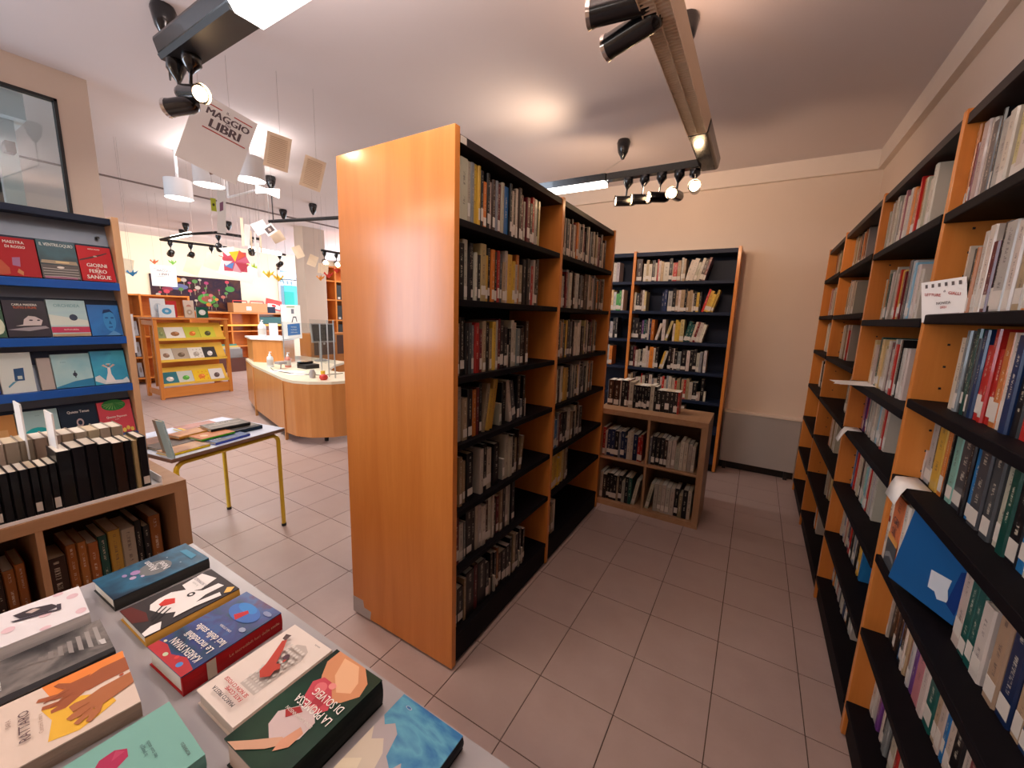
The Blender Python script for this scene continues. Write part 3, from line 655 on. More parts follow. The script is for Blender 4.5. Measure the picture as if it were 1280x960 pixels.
# A2 black/white with gold spine
HND = (.82, .80, .80)
flatbook('paperback_book', -.205, -.648, Z0, .182, .142, .024, 91, (.030, .022, .024), (.62, .33, .06), 'black paperback with a white hand drawing and gold spine in the rear row',
  shapes=[(HND, [(.0, .02), (.14, 0), (.20, .18), (.10, .2), (0, .12)]), ((.10, .012, .008), [(0, .5), (.12, .35), (.16, .6), (.10, .95), (0, .98)]),
          (HND, [(.20, .62), (.26, .36), (.36, .24), (.52, .2), (.70, .3), (.92, .30), (.90, .44), (.72, .46), (.66, .56), (.62, .70), (.48, .84), (.34, .82), (.24, .76)]),
          (HND, [(.60, .62), (.72, .52), (.94, .62), (.88, .98), (.62, .90)]), ((.60, .03, .02), [(.30, .56), (.42, .48), (.46, .62), (.38, .72), (.30, .66)]),
          (BK, [(.14, .22), (.36, .40), (.35, .42), (.13, .26)]), (BK, [(.14, .30), (.34, .48), (.33, .50), (.13, .33)]), (BK, [(.16, .38), (.32, .56), (.31, .58), (.15, .41)]),
          (BK, ellipse(.60, .5, .045, .06, 12)), (HND, ellipse(.60, .5, .02, .03, 10)), (HND, [(.30, .12), (.52, .12), (.80, .05), (.82, .16), (.56, .22), (.36, .24)]), ((.85, .50, .12), [(.84, .08), (.90, .02), (.98, .10), (.92, .19)])],
  texts=[('IL ROMANZO', .78, .74, .07, (.25, .25, .3), 90), ('la notte', .72, .74, .06, (.5, .5, .5), 90)])
# A3 red spine
cov = blotch('blue_red_lights_cover', [(.02, .015, .06), (.015, .06, .12), (.04, .05, .2), (.04, .10, .30), (.10, .02, .08)], 14, .2, 3)
t3, T3 = flatbook('hardback_book', -.010, -.653, Z0, .188, .136, .042, 93, cov, (.42, .008, .012), 'thick hardback with bright red spine and a night sky of lights on its cover',
  shapes=[((.45, .03, .04), [(0, 1), (0, .0), (.10, .0), (.14, .3), (.08, .55), (.12, .8), (.10, 1)]), ((.55, .65, .45), ellipse(.05, .62, .022, .045, 12)), ((.08, .25, .6), ellipse(.06, .25, .03, .05, 12)), ((.65, .05, .05), ellipse(.09, .42, .022, .035, 10)), ((.8, .75, .5), ellipse(.13, .9, .015, .03, 8)),
          ((.06, .16, .5), ellipse(.78, .5, .12, .34, 20)), ((.05, .24, .62), ellipse(.84, .55, .06, .22, 16)), ((.5, .02, .03), [(.66, .46), (.8, .42), (.82, .5), (.7, .6)]), ((.25, .3, .5), ellipse(.9, .15, .03, .1, 8)), ((.3, .35, .5), ellipse(.62, .15, .03, .07, 8))],
  texts=[('KAREN SWAN', .18, .46, .15, (.8, .78, .76), 90, .012, .78), ('Le incredibili', .30, .46, .15, (.85, .83, .8), 90, .012, .9), ('luci delle stelle', .41, .46, .15, (.85, .83, .8), 90, .012, .85), ('UNA STORIA', .54, .4, .05, (.6, .6, .65), 90)])
mb = MB(); Ts = T3 @ frame((-.055, -.0712, .002), (1, 0, 0), (0, 0, 1))
mb.add([(0, 0, 0), (.016, 0, 0), (.016, .038, 0), (0, .038, 0)], [(0, 1, 2, 3)], (.62, .55, .46), T=Ts); text_into(mb, 'Le incredibili luci delle stelle', .009, (.7, .45, .3), Ts @ Matrix.Translation((.09, .021, .0003)), 1)
mb.build('spine_print', M['print'], t3)
# A4 white with red guitar figure
shp = [((.52, .47, .44), [(.26, .24), (.74, .22), (.84, .28), (.88, .42), (.84, .56), (.74, .62), (.26, .60)])]
for a in range(9):
    for b2 in range(6): shp.append(((.66, .62, .58), ellipse(.30 + a * .06, .27 + b2 * .06 + (a % 2) * .03, .020, .024, 6)))
shp += [((.46, .05, .03), [(.38, .40), (.44, .30), (.50, .34), (.54, .30), (.58, .38), (.56, .44), (.70, .60), (.80, .74), (.76, .78), (.62, .66), (.50, .56), (.42, .52)]), ((.10, .06, .06), [(.78, .74), (.86, .76), (.84, .86), (.78, .82)]), ((.10, .05, .07), ellipse(.66, .42, .035, .05, 9)), ((.45, .06, .04), ellipse(.62, .38, .02, .02, 8))]
flatbook('paperback_book', .163, -.642, Z0, .184, .128, .030, 91, (.76, .68, .63), (.72, .62, .56), 'white paperback with a red guitar on a tiled pattern', shapes=shp, pgcol=(.60, .52, .45),
  texts=[('MARCO PRESTA', .09, .52, .075, (.04, .03, .04), 90, .03), ('FATE COME', .155, .44, .075, (.45, .02, .02), 90, .03), ('SE NON CI FOSSI', .205, .52, .075, (.45, .02, .02), 90, .03), ('EINAUDI', .92, .20, .03, (.1, .1, .1), 90)])
# A5 La promessa di Solveig, thick dark green
cov = blotch('dark_green_cover', [(.006, .014, .012), (.008, .03, .02), (.012, .05, .03)], 7, .12, 6)
shp = [((.62, .27, .13), [(1.0, .92), (1.0, .35), (.90, .12), (.78, .06), (.66, .20), (.58, .40), (.64, .62), (.74, .78), (.86, .92)]), ((.78, .45, .26), [(.97, .75), (.98, .45), (.86, .24), (.76, .20), (.70, .38), (.80, .62)]),
       ((.55, .06, .09), [(.50, .32), (.56, .25), (.64, .34), (.74, .56), (.74, .72), (.66, .80), (.54, .70), (.44, .50)]), ((.70, .16, .18), ellipse(.66, .62, .05, .09, 12)), ((.40, .03, .05), ellipse(.56, .46, .05, .09, 10)), ((.78, .28, .25), ellipse(.72, .5, .03, .06, 10)), ((.72, .22, .22), ellipse(.50, .44, .04, .06, 9)),
       ((.62, .50, .50), [(.46, .62), (.50, .40), (.44, .24), (.30, .22), (.22, .30), (.16, .48), (.24, .72), (.34, .78)]), ((.62, .36, .24), [(.24, .42), (.24, .28), (.12, .46), (.0, .74), (.0, .92), (.10, .70)]), ((.65, .32, .20), [(.36, .34), (.34, .24), (.22, .24), (.14, .36), (.22, .40)]), ((.35, .02, .02), [(.38, .72), (.46, .60), (.44, .50), (.34, .62)])]
flatbook('hardback_book', .318, -.655, Z0, .200, .128, .052, 91, cov, (.008, .014, .012), 'thick glossy dark green book with a woman holding pink flowers', shapes=shp, pgcol=(.55, .44, .36),
  texts=[('LA PROMESSA', .50, .42, .155, (.88, .84, .80), 90, .008, .72), ('DI SOLVEIG', .615, .36, .155, (.88, .84, .80), 90, .008, .72), ('LENA JOHANNSON', .40, .48, .06, (.7, .65, .6), 90)])
# A6 blue sky
cov = blotch('blue_sky_cover', [(.012, .06, .22), (.02, .16, .38), (.10, .36, .52), (.02, .12, .34)], 9, .25, 9, (1, 2.2, 1))
CR = (.62, .55, .45)
flatbook('paperback_book', .484, -.640, Z0, .210, .136, .026, 90, cov, (.012, .014, .022), 'blue paperback with painted clouds nearest the right end of the table',
  shapes=[((.42, .38, .40), [(0.000, 1), (0.000, 0), (0.390, 0), (0.468, .12), (0.390, .22), (0.520, .3), (0.598, .40), (0.520, .46), (0.572, .6), (0.728, .68), (0.780, .80), (0.728, .9), (0.780, 1)]), (CR, [(0.000, 1), (0.000, .5), (0.260, .45), (0.390, .52), (0.442, .60), (0.572, .66), (0.650, .78), (0.598, .90), (0.676, 1)]), ((.72, .65, .50), [(0.000, 1), (0.000, .62), (0.234, .60), (0.312, .72), (0.468, .82), (0.390, 1)]), ((.20, .17, .25), [(0.130, 0), (0.390, .06), (0.598, .14), (0.624, .24), (0.468, .26), (0.286, .22), (0.130, .12)]), ((.45, .5, .6), ellipse(.93, .80, .012, .05, 12)), ((.03, .14, .36), ellipse(.93, .80, .009, .038, 12))])
# front row
PK = (.72, .52, .58)
flatbook('paperback_book', -.392, -.880, Z0, .215, .140, .030, 85, (.78, .76, .80), (.62, .60, .60), 'white paperback with pale pink dots at the left edge of the table',
  shapes=[(PK, ellipse(.93, .72, .045, .08, 14)), (PK, ellipse(.95, .15, .04, .08, 14)), (PK, ellipse(.70, .05, .04, .05, 12)), (PK, ellipse(.72, .45, .045, .07, 14)), (PK, ellipse(.84, .95, .04, .05, 12)), (PK, ellipse(.48, .40, .045, .08, 14)), (PK, ellipse(.30, .85, .045, .08, 14)), (PK, ellipse(.25, .2, .045, .08, 14)), (PK, ellipse(.1, .55, .045, .08, 14)),
          ((.05, .04, .05), [(.52, .78), (.56, .60), (.74, .50), (.82, .55), (.78, .70), (.64, .80)]), ((.55, .45, .42), [(.60, .72), (.64, .64), (.70, .68), (.66, .76)]), ((.06, .05, .07), [(.50, .62), (.52, .56), (.80, .42), (.81, .46)]), ((.06, .05, .07), [(.80, .42), (.83, .42), (.84, .60), (.81, .62)])])
cov = blotch('grey_photo_cover', [(.03, .028, .03), (.09, .085, .085), (.22, .2, .19), (.06, .055, .055)], 12, .3, 12)
shp = [((.02, .018, .02), [(0, 0), (1, 0), (1, .1), (0, .16)])] + [((.34 - .02 * i, .32 - .02 * i, .31 - .02 * i), [(.93 - .06 * i, .84 - .03 * i), (.96 - .06 * i, .82 - .03 * i), (.95 - .06 * i, .28 + .04 * i), (.92 - .06 * i, .32 + .04 * i)]) for i in range(9)] + [((.55, .54, .54), [(.93, .42), (.97, .40), (.97, .26), (.94, .28)])]
flatbook('paperback_book', -.210, -.885, Z0, .215, .136, .028, 86, cov, (.03, .026, .028), 'dark grey paperback with a black-and-white street photograph on its cover', shapes=shp, texts=[('IL LUNGO VIALE', .25, .52, .08, (.75, .73, .72), -90), ('NELLA NEBBIA', .33, .52, .08, (.75, .73, .72), -90)])
SK = (.34, .10, .04)
flatbook('paperback_book', -.046, -.868, Z0, .165, .165, .030, 83, (.72, .60, .52), (.34, .25, .20), 'cream paperback with two joined hands over an orange and yellow splash', pgcol=(.55, .45, .38),
  shapes=[((.78, .24, .05), [(.36, 1), (.42, .72), (.55, .66), (.70, .62), (.98, .62), (1, 1)]), ((.80, .47, .05), [(.34, .62), (.40, .40), (.36, .12), (.56, .06), (.70, .12), (.84, .2), (.80, .40), (.62, .55)]),
          (SK, [(1, .86), (1, .60), (.80, .60), (.68, .58), (.60, .62), (.66, .80), (.80, .86)]),
          (SK, [(.68, .80), (.66, .60), (.50, .48), (.40, .50), (.40, .55), (.50, .58), (.56, .66)]), (SK, [(.64, .78), (.60, .60), (.46, .56), (.34, .62), (.35, .67), (.46, .64), (.54, .72)]), (SK, [(.66, .82), (.58, .66), (.44, .68), (.31, .78), (.33, .82), (.46, .76), (.56, .80)]), (SK, [(.72, .84), (.62, .72), (.50, .80), (.44, .92), (.48, .93), (.56, .84)]),
          ((.26, .07, .03), [(.40, .585), (.56, .66), (.57, .67), (.40, .60)]), ((.26, .07, .03), [(.36, .70), (.54, .73), (.55, .745), (.36, .72)]),
          ((.42, .15, .06), [(1, .54), (1, .34), (.84, .28), (.72, .24), (.62, .28), (.62, .46), (.76, .52)]), ((.42, .15, .06), [(.66, .46), (.64, .34), (.54, .36), (.52, .46), (.56, .48)]), ((.42, .15, .06), [(.66, .38), (.62, .26), (.52, .24), (.49, .30), (.53, .33), (.60, .36)]), ((.42, .15, .06), [(.70, .34), (.66, .20), (.56, .13), (.53, .18), (.60, .24)]), ((.42, .15, .06), [(.76, .30), (.72, .16), (.64, .08), (.61, .12), (.66, .22)]),
          ((.30, .09, .03), [(.54, .345), (.66, .365), (.66, .38), (.54, .36)]), ((.30, .09, .03), [(.56, .225), (.66, .27), (.66, .285), (.56, .24)]), ((.5, .1, .04), ellipse(.93, .56, .02, .02, 8))],
  texts=[('SARA', .13, .64, .05, (.35, .24, .2), 90, .01), ('RATTARO', .23, .50, .105, (.10, .05, .06), 90, .01, .95), ('Cantami il mare', .33, .42, .045, (.45, .32, .25), 90)])
TE = (.20, .45, .40)
def umb(cx, cy, r, a): return [(cx + r * math.cos(2 * math.pi * k / 7 + a), cy + 1.25 * r * math.sin(2 * math.pi * k / 7 + a)) for k in range(7)]
flatbook('paperback_book', .156, -.872, Z0, .200, .150, .028, 88, TE, (.15, .36, .32), 'teal paperback with a pink and a red umbrella', shapes=[((.42, .03, .10), umb(.58, .68, .10, .3)), ((.50, .05, .04), umb(.48, .30, .12, .9)), ((.50, .06, .14), [(.58, .68), (.66, .70), (.62, .78)]), ((.58, .08, .05), [(.48, .30), (.58, .32), (.52, .42)])],
  texts=[('la pioggia', .74, .55, .05, (.10, .2, .2), 180 - 90), ('nei tuoi occhi', .78, .5, .05, (.10, .2, .2), 90), ('ROMANZO', .93, .22, .04, (.1, .15, .15), 90)])

# ================================================================== BLUE DISPLAY SHELF
BX = -1.83
bs = thing('display_bookcase', (-1.95, -.70, 0), 'blue metal display bookcase with sloping shelves and a beech end post', 'bookcase')
M['beech_daylit'] = wood('beech_daylight_tint', (.66, .40, .22), (.76, .48, .28))  # daylight on the end post put into a paler beech colour
box('end_post', (-2.11, -1.80, -.262, -.236, .012, 1.838), M['beech_daylit'], bs, bevel=.001)
box('end_post', (-2.11, -1.80, -1.176, -1.15, .012, 1.838), M['edge'], bs)
box('top_rail', (-2.10, -1.815, -1.15, -.262, 1.80, 1.828), M['navy'], bs, bevel=.001)
box('back_panel', (-2.10, -2.085, -1.15, -.262, .05, 1.80), M['bluegrey'], bs)
SH = [1.525, 1.268, 1.030, .775, .50, .22]
slope = math.radians(14)
for i, z in enumerate(SH):
    box('shelf_lip', (BX, BX + .030, -1.15, -.262, z - .032, z + .004), M['blue'], bs, bevel=.001)
    top = (SH[i - 1] - .034 if i else 1.80) - z
    b = MB(); dx = .022 + .20 * top
    b.add([(BX, -1.15, z - .002), (BX, -.262, z - .002), (BX - dx, -.262, z + top), (BX - dx, -1.15, z + top), (BX - .008, -1.15, z - .006), (BX - .008, -.262, z - .006), (BX - dx - .01, -.262, z + top), (BX - dx - .01, -1.15, z + top)],
            [(0, 1, 2, 3), (7, 6, 5, 4), (3, 2, 6, 7), (0, 4, 5, 1), (0, 3, 7, 4), (1, 5, 6, 2)]); b.build('sloping_board', M['bluegrey'], bs)
    b = MB(); b.add([(BX + .0005 - .2 * .12, -1.149, z + .12), (BX + .0005 - .2 * .12, -.263, z + .12), (BX + .0005 - .2 * .178, -.263, z + .178), (BX + .0005 - .2 * .178, -1.149, z + .178)], [(0, 1, 2, 3)]); b.build('ledge_strip', M['navy'], bs)
    MB().tube([(BX - .075, -.300, z + .215), (BX - .035, -.300, z + .215)], .006, 8).build('bolt', M['blackm'], bs) if i == 0 else None
GB = 'books facing out on the blue display bookcase'
def facing(y0, w_, h, z, cov, spc, label, shapes=(), texts=(), th=.018, row=0, tilt=14, x=None, ang=0, grp=GB):
    # local x of flatbook = up; local y = to the left (world -y)
    X = Matrix.Translation(((BX + .004 if x is None else x), y0 + w_ / 2, z + .005)) @ Matrix.Rotation(math.radians(-tilt), 4, 'Y') @ Matrix.Rotation(math.radians(ang), 4, 'Z')
    # columns: local x -> up, local y -> world -y, local z -> world +x (facing)
    B = Matrix(((0, 0, 1, 0), (0, -1, 0, 0), (1, 0, 0, 0), (0, 0, 0, 1)))
    up = X @ B @ Matrix.Translation((h / 2, 0, -.004))
    return flatbook('paperback_book', 0, 0, 0, h, w_, th, 0, cov, spc, label, shapes, texts, spine_side=-1, group=grp, up=up)
# print coordinates here: x = height fraction, y = fraction from right (0) to left (1)... text angle -90 reads upright
def row(i, items, yend=-.268, gap=.004):
    y = yend
    for it in items:
        w_, h = it[0], it[1]; y -= w_
        facing(y, w_, h, SH[i], *it[2:7]); y -= gap
dk = blotch('arena_cover', [(.005, .02, .03), (.01, .08, .11), (.01, .05, .08)], 8, .3, 21)
sea = blotch('turquoise_sea_cover', [(.03, .30, .52), (.05, .42, .62), (.03, .25, .50)], 6, .3, 22)
face_b = blotch('blue_portrait_cover', [(.005, .06, .25), (.015, .18, .55), (.02, .10, .38)], 5, .3, 23)
nite = blotch('night_cover', [(.008, .008, .02), (.02, .012, .03), (.01, .01, .015)], 6, .3, 24)
row(0, [(.115, .165, (.50, .012, .02), (.30, .01, .01), 'red book reading GIORNI DI FERRO E SANGUE',
         [((.10, .03, .03), [(.56, .98), (.60, .98), (.80, .30), (.86, .12), (.83, .12), (.76, .30), (.66, .60)]), ((.5, .4, .35), ellipse(.72, .5, .02, .06, 8))], [('GIORNI', .45, .5, .21, WH, -90, .02, .85), ('DI', .365, .5, .08, WH, -90), ('FERRO', .28, .5, .21, WH, -90, .02, .85), ('E DI', .2, .5, .06, WH, -90), ('SANGUE', .11, .5, .22, WH, -90, .02, .85), ('ANDREA FREDIANI', .92, .5, .07, WH, -90, .01, .6)]),
        (.118, .172, dk, (.01, .02, .03), 'dark teal book reading IL VENTRILOQUIO above a floodlit stadium',
         [((.35, .28, .20), [(.38, .02), (.48, .05), (.48, .95), (.40, .98)]), ((.70, .55, .30), [(.42, .25), (.46, .25), (.46, .6), (.42, .6)]), ((.10, .09, .09), [(0, 0), (.36, 0), (.36, 1), (0, 1)])] + [((.40, .38, .36), [(.04 + .07 * k, .04), (.06 + .07 * k, .04), (.08 + .06 * k, .5), (.06 + .07 * k, .96), (.04 + .07 * k, .96), (.06 + .06 * k, .5)]) for k in range(4)] + [((.75, .70, .65), ellipse(.3, .5, .03, .1, 10)), ((.30, .12, .20), [(0, .1), (.05, .1), (.05, .95), (0, .95)])],
         [('IL VENTRILOQUIO', .88, .5, .17, (.62, .70, .68), -90, .02, .62)]),
        (.122, .165, (.36, .006, .012), (.22, .01, .01), 'deep red book with a pale figure, third from the beech post',
         [((.55, .22, .08), ellipse(.55, .93, .12, .06, 10)), ((.42, .08, .04), [(0, 1), (.35, 1), (.40, .85), (.20, .70), (.05, .7)]), ((.50, .20, .08), [(.10, .55), (.2, .5), (.12, .40), (.02, .42)]), ((.32, .15, .28), [(.25, .45), (.5, .42), (.48, .6), (.28, .62)])], [('MAESTRA', .88, .5, .14, WH, -90, .01, .8), ('DI ROSSO', .76, .48, .13, WH, -90, .01, .8)]),
        (.115, .165, (.02, .05, .12), (.02, .02, .05), 'navy book at the far left of the top display shelf'), (.115, .165, (.4, .3, .1), (.3, .2, .1), 'ochre book beside the navy one on the top display shelf')])
row(1, [(.110, .150, face_b, (.01, .05, .2), "blue book with a man's face beside the beech post",
         [((.04, .26, .62), ellipse(.48, .36, .34, .20, 20)), ((.01, .08, .30), ellipse(.58, .44, .025, .06, 8)), ((.01, .08, .30), ellipse(.58, .26, .025, .06, 8)), ((.01, .10, .32), [(.50, .36), (.38, .40), (.37, .30)]), ((.01, .08, .30), [(.28, .44), (.30, .30), (.26, .3), (.25, .42)]), ((.005, .03, .12), [(.72, .55), (.84, .50), (.86, .30), (.72, .18), (.78, .3)]), ((.10, .30, .6), [(.02, .5), (.16, .3), (.05, .1), (0, .1), (0, .6)])]),
        (.122, .168, (.42, .62, .66), (.5, .6, .62), 'pale blue book with a red band, second from the beech post',
         [((.62, .70, .66), [(.30, 0), (.44, 0), (.60, 1), (.30, 1)]), ((.40, .60, .66), [(.62, 0), (.72, 0), (.66, 1), (.62, 1)]), ((.05, .07, .12), ellipse(.52, .38, .09, .11, 12)), ((.52, .05, .12), [(.10, 0), (.26, 0), (.26, 1), (.10, 1)]), ((.45, .32, .2), [(0, 0), (.08, 0), (.06, 1), (0, 1)])], [('ORCHIDEA', .84, .5, .17, (.2, .4, .45), -90, .01, .8), ('NOVITA IN LIBRERIA', .18, .5, .07, WH, -90, .01, .6)]),
        (.122, .160, nite, (.01, .01, .02), "black book with the upper half of a woman's face", [((.55, .50, .52), [(.30, .80), (.32, .2), (.46, .14), (.56, .30), (.58, .46), (.48, .58), (.34, .62)]), ((.03, .02, .04), ellipse(.46, .42, .02, .05, 8)), ((.03, .02, .04), ellipse(.46, .24, .02, .04, 8)), ((.30, .28, .32), [(.20, 1), (.26, .6), (.30, .1), (.24, .02), (.16, .5)])], [('CARLA MADEIRA', .88, .5, .11, WH, -90, .01, .7), ('TUTTO E FIUME', .80, .5, .11, (.7, .15, .06), -90, .01, .7)]),
        (.118, .160, (.05, .12, .08), (.1, .12, .1), 'dark green book with a pale flower at the left of the second display shelf', [((.55, .62, .50), ellipse(.3, .15, .22, .14, 12))]), (.115, .165, (.3, .05, .1), (.2, .1, .1), 'wine-red book furthest left on the second display shelf')])
row(2, [(.122, .165, sea, (.05, .3, .45), 'turquoise book showing a woman in a white dress', [((.62, .70, .74), [(0, .72), (.12, 1), (.24, .98), (.28, .85), (.12, .7), (.10, .2), (.18, .05), (.05, 0), (0, 0)]), ((.78, .78, .80), [(.04, .72), (.06, .40), (.30, .50), (.50, .50), (.50, .58), (.34, .60)]), ((.35, .20, .15), ellipse(.56, .54, .035, .035, 8)), ((.70, .70, .66), ellipse(.60, .54, .015, .08, 8)), ((.6, .45, .4), [(.48, .5), (.56, .34), (.60, .40), (.52, .5)]), ((.6, .45, .4), [(.48, .58), (.56, .74), (.60, .68), (.52, .58)])], [('LA VITA', .90, .5, .06, (.02, .2, .3), -90)]),
        (.124, .158, blotch('pale_sea_cover', [(.20, .48, .58), (.38, .60, .64), (.28, .54, .62)], 4, .3, 26), (.5, .6, .65), 'pale aqua book with a tiny swimmer on open water', [((.03, .22, .42), [(0, 0), (.24, 0), (.18, .5), (.04, 1), (0, 1)]), ((.04, .05, .08), ellipse(.38, .47, .06, .06, 10)), ((.04, .05, .08), [(.28, .45), (.5, .45), (.48, .48), (.28, .48)])], [('il mare', .76, .72, .05, (.1, .2, .25), -90)]),
        (.040, .145, (.42, .38, .36), (.35, .32, .3), 'plain grey-brown book between the aqua book and the bent white one')])
facing(-.268 - .122 - .124 - .040 - .100 - .018, .094, .175, SH[2], (.62, .70, .70), (.6, .6, .6), 'white book with a blue window bowing forward off the third display shelf', [((.03, .09, .22), [(.30, .30), (.62, .28), (.60, .58), (.30, .60)]), ((.5, .6, .6), [(.34, .36), (.42, .36), (.42, .50), (.34, .50)]), ((.1, .3, .45), [(.30, .5), (.26, .6), (.14, .8), (.18, .82), (.28, .66)])], th=.006, tilt=8, x=BX + .012)
facing(-.268 - .122 - .124 - .040 - .100 - .018 - .125, .118, .165, SH[2], blotch('night_city_cover', [(.006, .012, .12), (.01, .06, .35), (.03, .01, .08)], 6, .3, 28), (.02, .02, .1), 'navy blue book with lights below a thin white line', [((.3, .4, .6), [(.42, 0), (.43, 0), (.43, 1), (.42, 1)]), ((.5, .3, .4), ellipse(.15, .3, .04, .06, 8)), ((.4, .2, .4), ellipse(.2, .7, .04, .06, 8))], [('mille', .68, .3, .10, WH, -90)])
row(3, [(.124, .165, (.60, .07, .10), (.45, .05, .08), 'coral red book with a green plant and yellow flowers', [((.03, .22, .05), ellipse(.88, .52, .17, .36, 16))] + [((.25, .50, .15), [(.95, .52), (.95 - .2 * math.sin(a) - .01, .52 + .33 * math.cos(a)), (.95 - .2 * math.sin(a) + .01, .52 + .33 * math.cos(a) + .02)]) for a in [.2 + .3 * k for k in range(10)]] + [((.80, .62, .12), ellipse(.08 + .05 * (k % 2), .1 + .12 * k, .07, .06, 7)) for k in range(7)], [('Quanto Papaveri', .52, .5, .12, WH, -90, .02, .75), ('al sole', .44, .5, .05, WH, -90)]),
        (.125, .165, (.010, .022, .045), (.01, .02, .04), 'dark navy book beside the coral one', [((.45, .35, .35), ellipse(.5, .5, .12, .10, 14)), ((.02, .03, .06), ellipse(.5, .5, .07, .06, 12))], [('Quiete Tenue', .82, .5, .14, WH, -90, .01, .75)]),
        (.124, .165, (.36, .56, .60), (.5, .6, .6), 'pale aqua book with a turquoise arc behind the white dividers', [((.02, .40, .45), [(.20, .95)] + [(.20 + .34 * math.sin(a), .55 + .40 * math.cos(a)) for a in [math.pi * k / 10 for k in range(11)]]), ((.05, .1, .3), ellipse(.3, .65, .06, .03, 6))], [('isola', .86, .5, .06, (.2, .3, .35), -90)]),
        (.118, .160, (.52, .25, .08), (.4, .2, .1), 'orange-brown book at the left of the fourth display shelf', [((.6, .35, .15), [(.1, .2), (.6, .2), (.6, 1), (.1, 1)])]), (.118, .160, (.3, .3, .35), (.3, .3, .3), 'grey book furthest left on the fourth display shelf')])

# ================================================================== THINGS ON THE WALL BOOKCASE
def slab(name, T, w_, h, th, mat, parent=None, shapes=(), texts=(), label=None, cat=None, group=None):
    """upright sheet: local x = right, y = up, z = toward viewer"""
    o = MB().box(0, w_, 0, h, -th, 0, (1, 1, 1), 0, T).build(name, mat, parent, origin=tuple(T.translation))
    if label: tag(o, label, cat, group)
    if shapes or texts: art(o, T, w_, h, shapes, texts)
    return o
INK = (.10, .07, .08); RED = (.45, .03, .03)
# viewer of the wall bookcase looks along +x: right = -y
def onshelf(y, z, x=1.296, tilt=0, turn=0): return Matrix.Translation((x, y, z)) @ Matrix.Rotation(math.radians(turn), 4, 'Z') @ Matrix.Rotation(math.radians(tilt), 4, 'Y') @ frame((0, 0, 0), (0, -1, 0), (0, 0, 1))
lines = [((.55, .5, .5), [(.15, .08 + .05 * k), (.85, .08 + .05 * k), (.85, .095 + .05 * k), (.15, .095 + .05 * k)]) for k in range(3)]
slab('paper_notice', Matrix.Translation((1.300, .665, 1.452)) @ Matrix.Rotation(math.radians(28), 4, 'Z') @ frame((0, 0, 0), (0, -1, .06), (0, .22, 1)), .125, .118, .001, M['paper'], None, lines + [((.12, .1, .1), [(.1 + .15 * k, .84), (.16 + .15 * k, .84), (.16 + .15 * k, .93), (.1 + .15 * k, .93)]) for k in range(6)],
     [('LETTURE', .28, .66, .10, RED, -8), ('GIALLI', .76, .64, .10, RED, -12), ('di', .55, .72, .08, INK), ('NOVITA', .52, .44, .09, INK), ('2021', .52, .34, .08, RED)], 'white notice with red and black print taped to a shelf edge by the upright', 'notice')
o = MB(); T = Matrix.Translation((1.40, 1.42, 1.1815))
for a, (dx, dy, an) in enumerate(((-.13, -.05, 8), (-.125, -.09, -14))):
    o.box(-.10, .10, -.075, .075, .0012 * a + .0006, .0012 * a + .0014, T=Matrix.Translation((1.40 + dx * .6, 1.43 + dy, 1.1805)) @ Matrix.Rotation(math.radians(an), 4, 'Z') @ Matrix.Rotation(math.radians(-2), 4, 'Y'))
tag(o.build('leaflet_pair', M['paper']), 'loose white leaflets lying at the front of the fifth shelf up, second bay', 'leaflet')
def curl(name, y0, z0, w_, out, drop, lab):
    prof = [(.055, .0012), (.02, .0012), (.0, .002), (-out * .5, -drop * .35), (-out, -drop)]
    mb = MB(); V = []
    for i, (dx, dz) in enumerate(prof): V += [(XR - .004 + dx, y0 - .012 * i, z0 + dz), (XR - .004 + dx, y0 - w_ - .006 * i, z0 + dz)]
    mb.add(V, [(2 * i, 2 * i + 2, 2 * i + 3, 2 * i + 1) for i in range(4)], smooth=True)
    o = mb.build(name, M['paper']); s_ = o.modifiers.new('thickness', 'SOLIDIFY'); s_.thickness = .0006
    return tag(o, lab, 'notice')
curl('paper_sheet', 1.49, .953, .09, .03, .055, 'white sheet curling off the front edge of the fourth shelf, second bay')
curl('paper_sheet', .655, .986, .12, .022, .05, 'white sheet drooping off the fourth shelf edge beside the near upright')
# orange boxed volume and its pale neighbours, and the blue folder
T = Matrix.Translation((XR, .664, .7105)) @ Matrix.Rotation(math.pi, 4, 'Z')
def spine_book(y, w_, h, col, label, shapes=(), texts=(), x=1.315, z=.7105, lean=0):
    t = thing('book', (x, y, z), label, 'book', 'books in the wall bookcase')
    F = Matrix.Translation((x, y, z)) @ Matrix.Rotation(math.pi, 4, 'Z') @ Matrix.Rotation(math.radians(-lean), 4, 'X')
    mb = MB(); b = dict(w=w_, h=h, d=.15, c=col, seed=7 * 3); book_mb(mb, b, F, True); mb.build('book_body', [M['cover'], M['pagesA']], t)
    art(t, Matrix.Translation((x - .0008, y, z)) @ Matrix.Rotation(math.radians(-lean), 4, 'X').inverted() @ frame((0, 0, 0), (0, -1, 0), (0, 0, 1)), w_, h, shapes, texts)
spine_book(.662, .026, .235, (.62, .56, .48), 'cream book with a small dark red square, first on the fifth shelf, first bay', [((.25, .03, .02), [(.25, .52), (.75, .52), (.75, .60), (.25, .60)])], [('IL TESTO', .5, .78, .05, INK, 90), ('edizione', .5, .3, .04, INK, 90)])
spine_book(.633, .090, .225, (.62, .17, .06), 'thick orange volume lettered GRI SIL with a stormy grey foot', [((.62, .30, .08), [(0, .36), (1, .36), (1, .44), (0, .44)]), ((.06, .07, .08), [(0, 0), (1, 0), (1, .36), (0, .36)]), ((.20, .21, .22), [(.1, .08), (.5, .16), (.95, .12), (.9, .18), (.45, .22), (.05, .14)])], [('GRI', .52, .66, .14, INK, 0, .015), ('SIL', .48, .51, .14, INK, 0, .015), ('il', .5, .86, .10, (.5, .06, .03))])
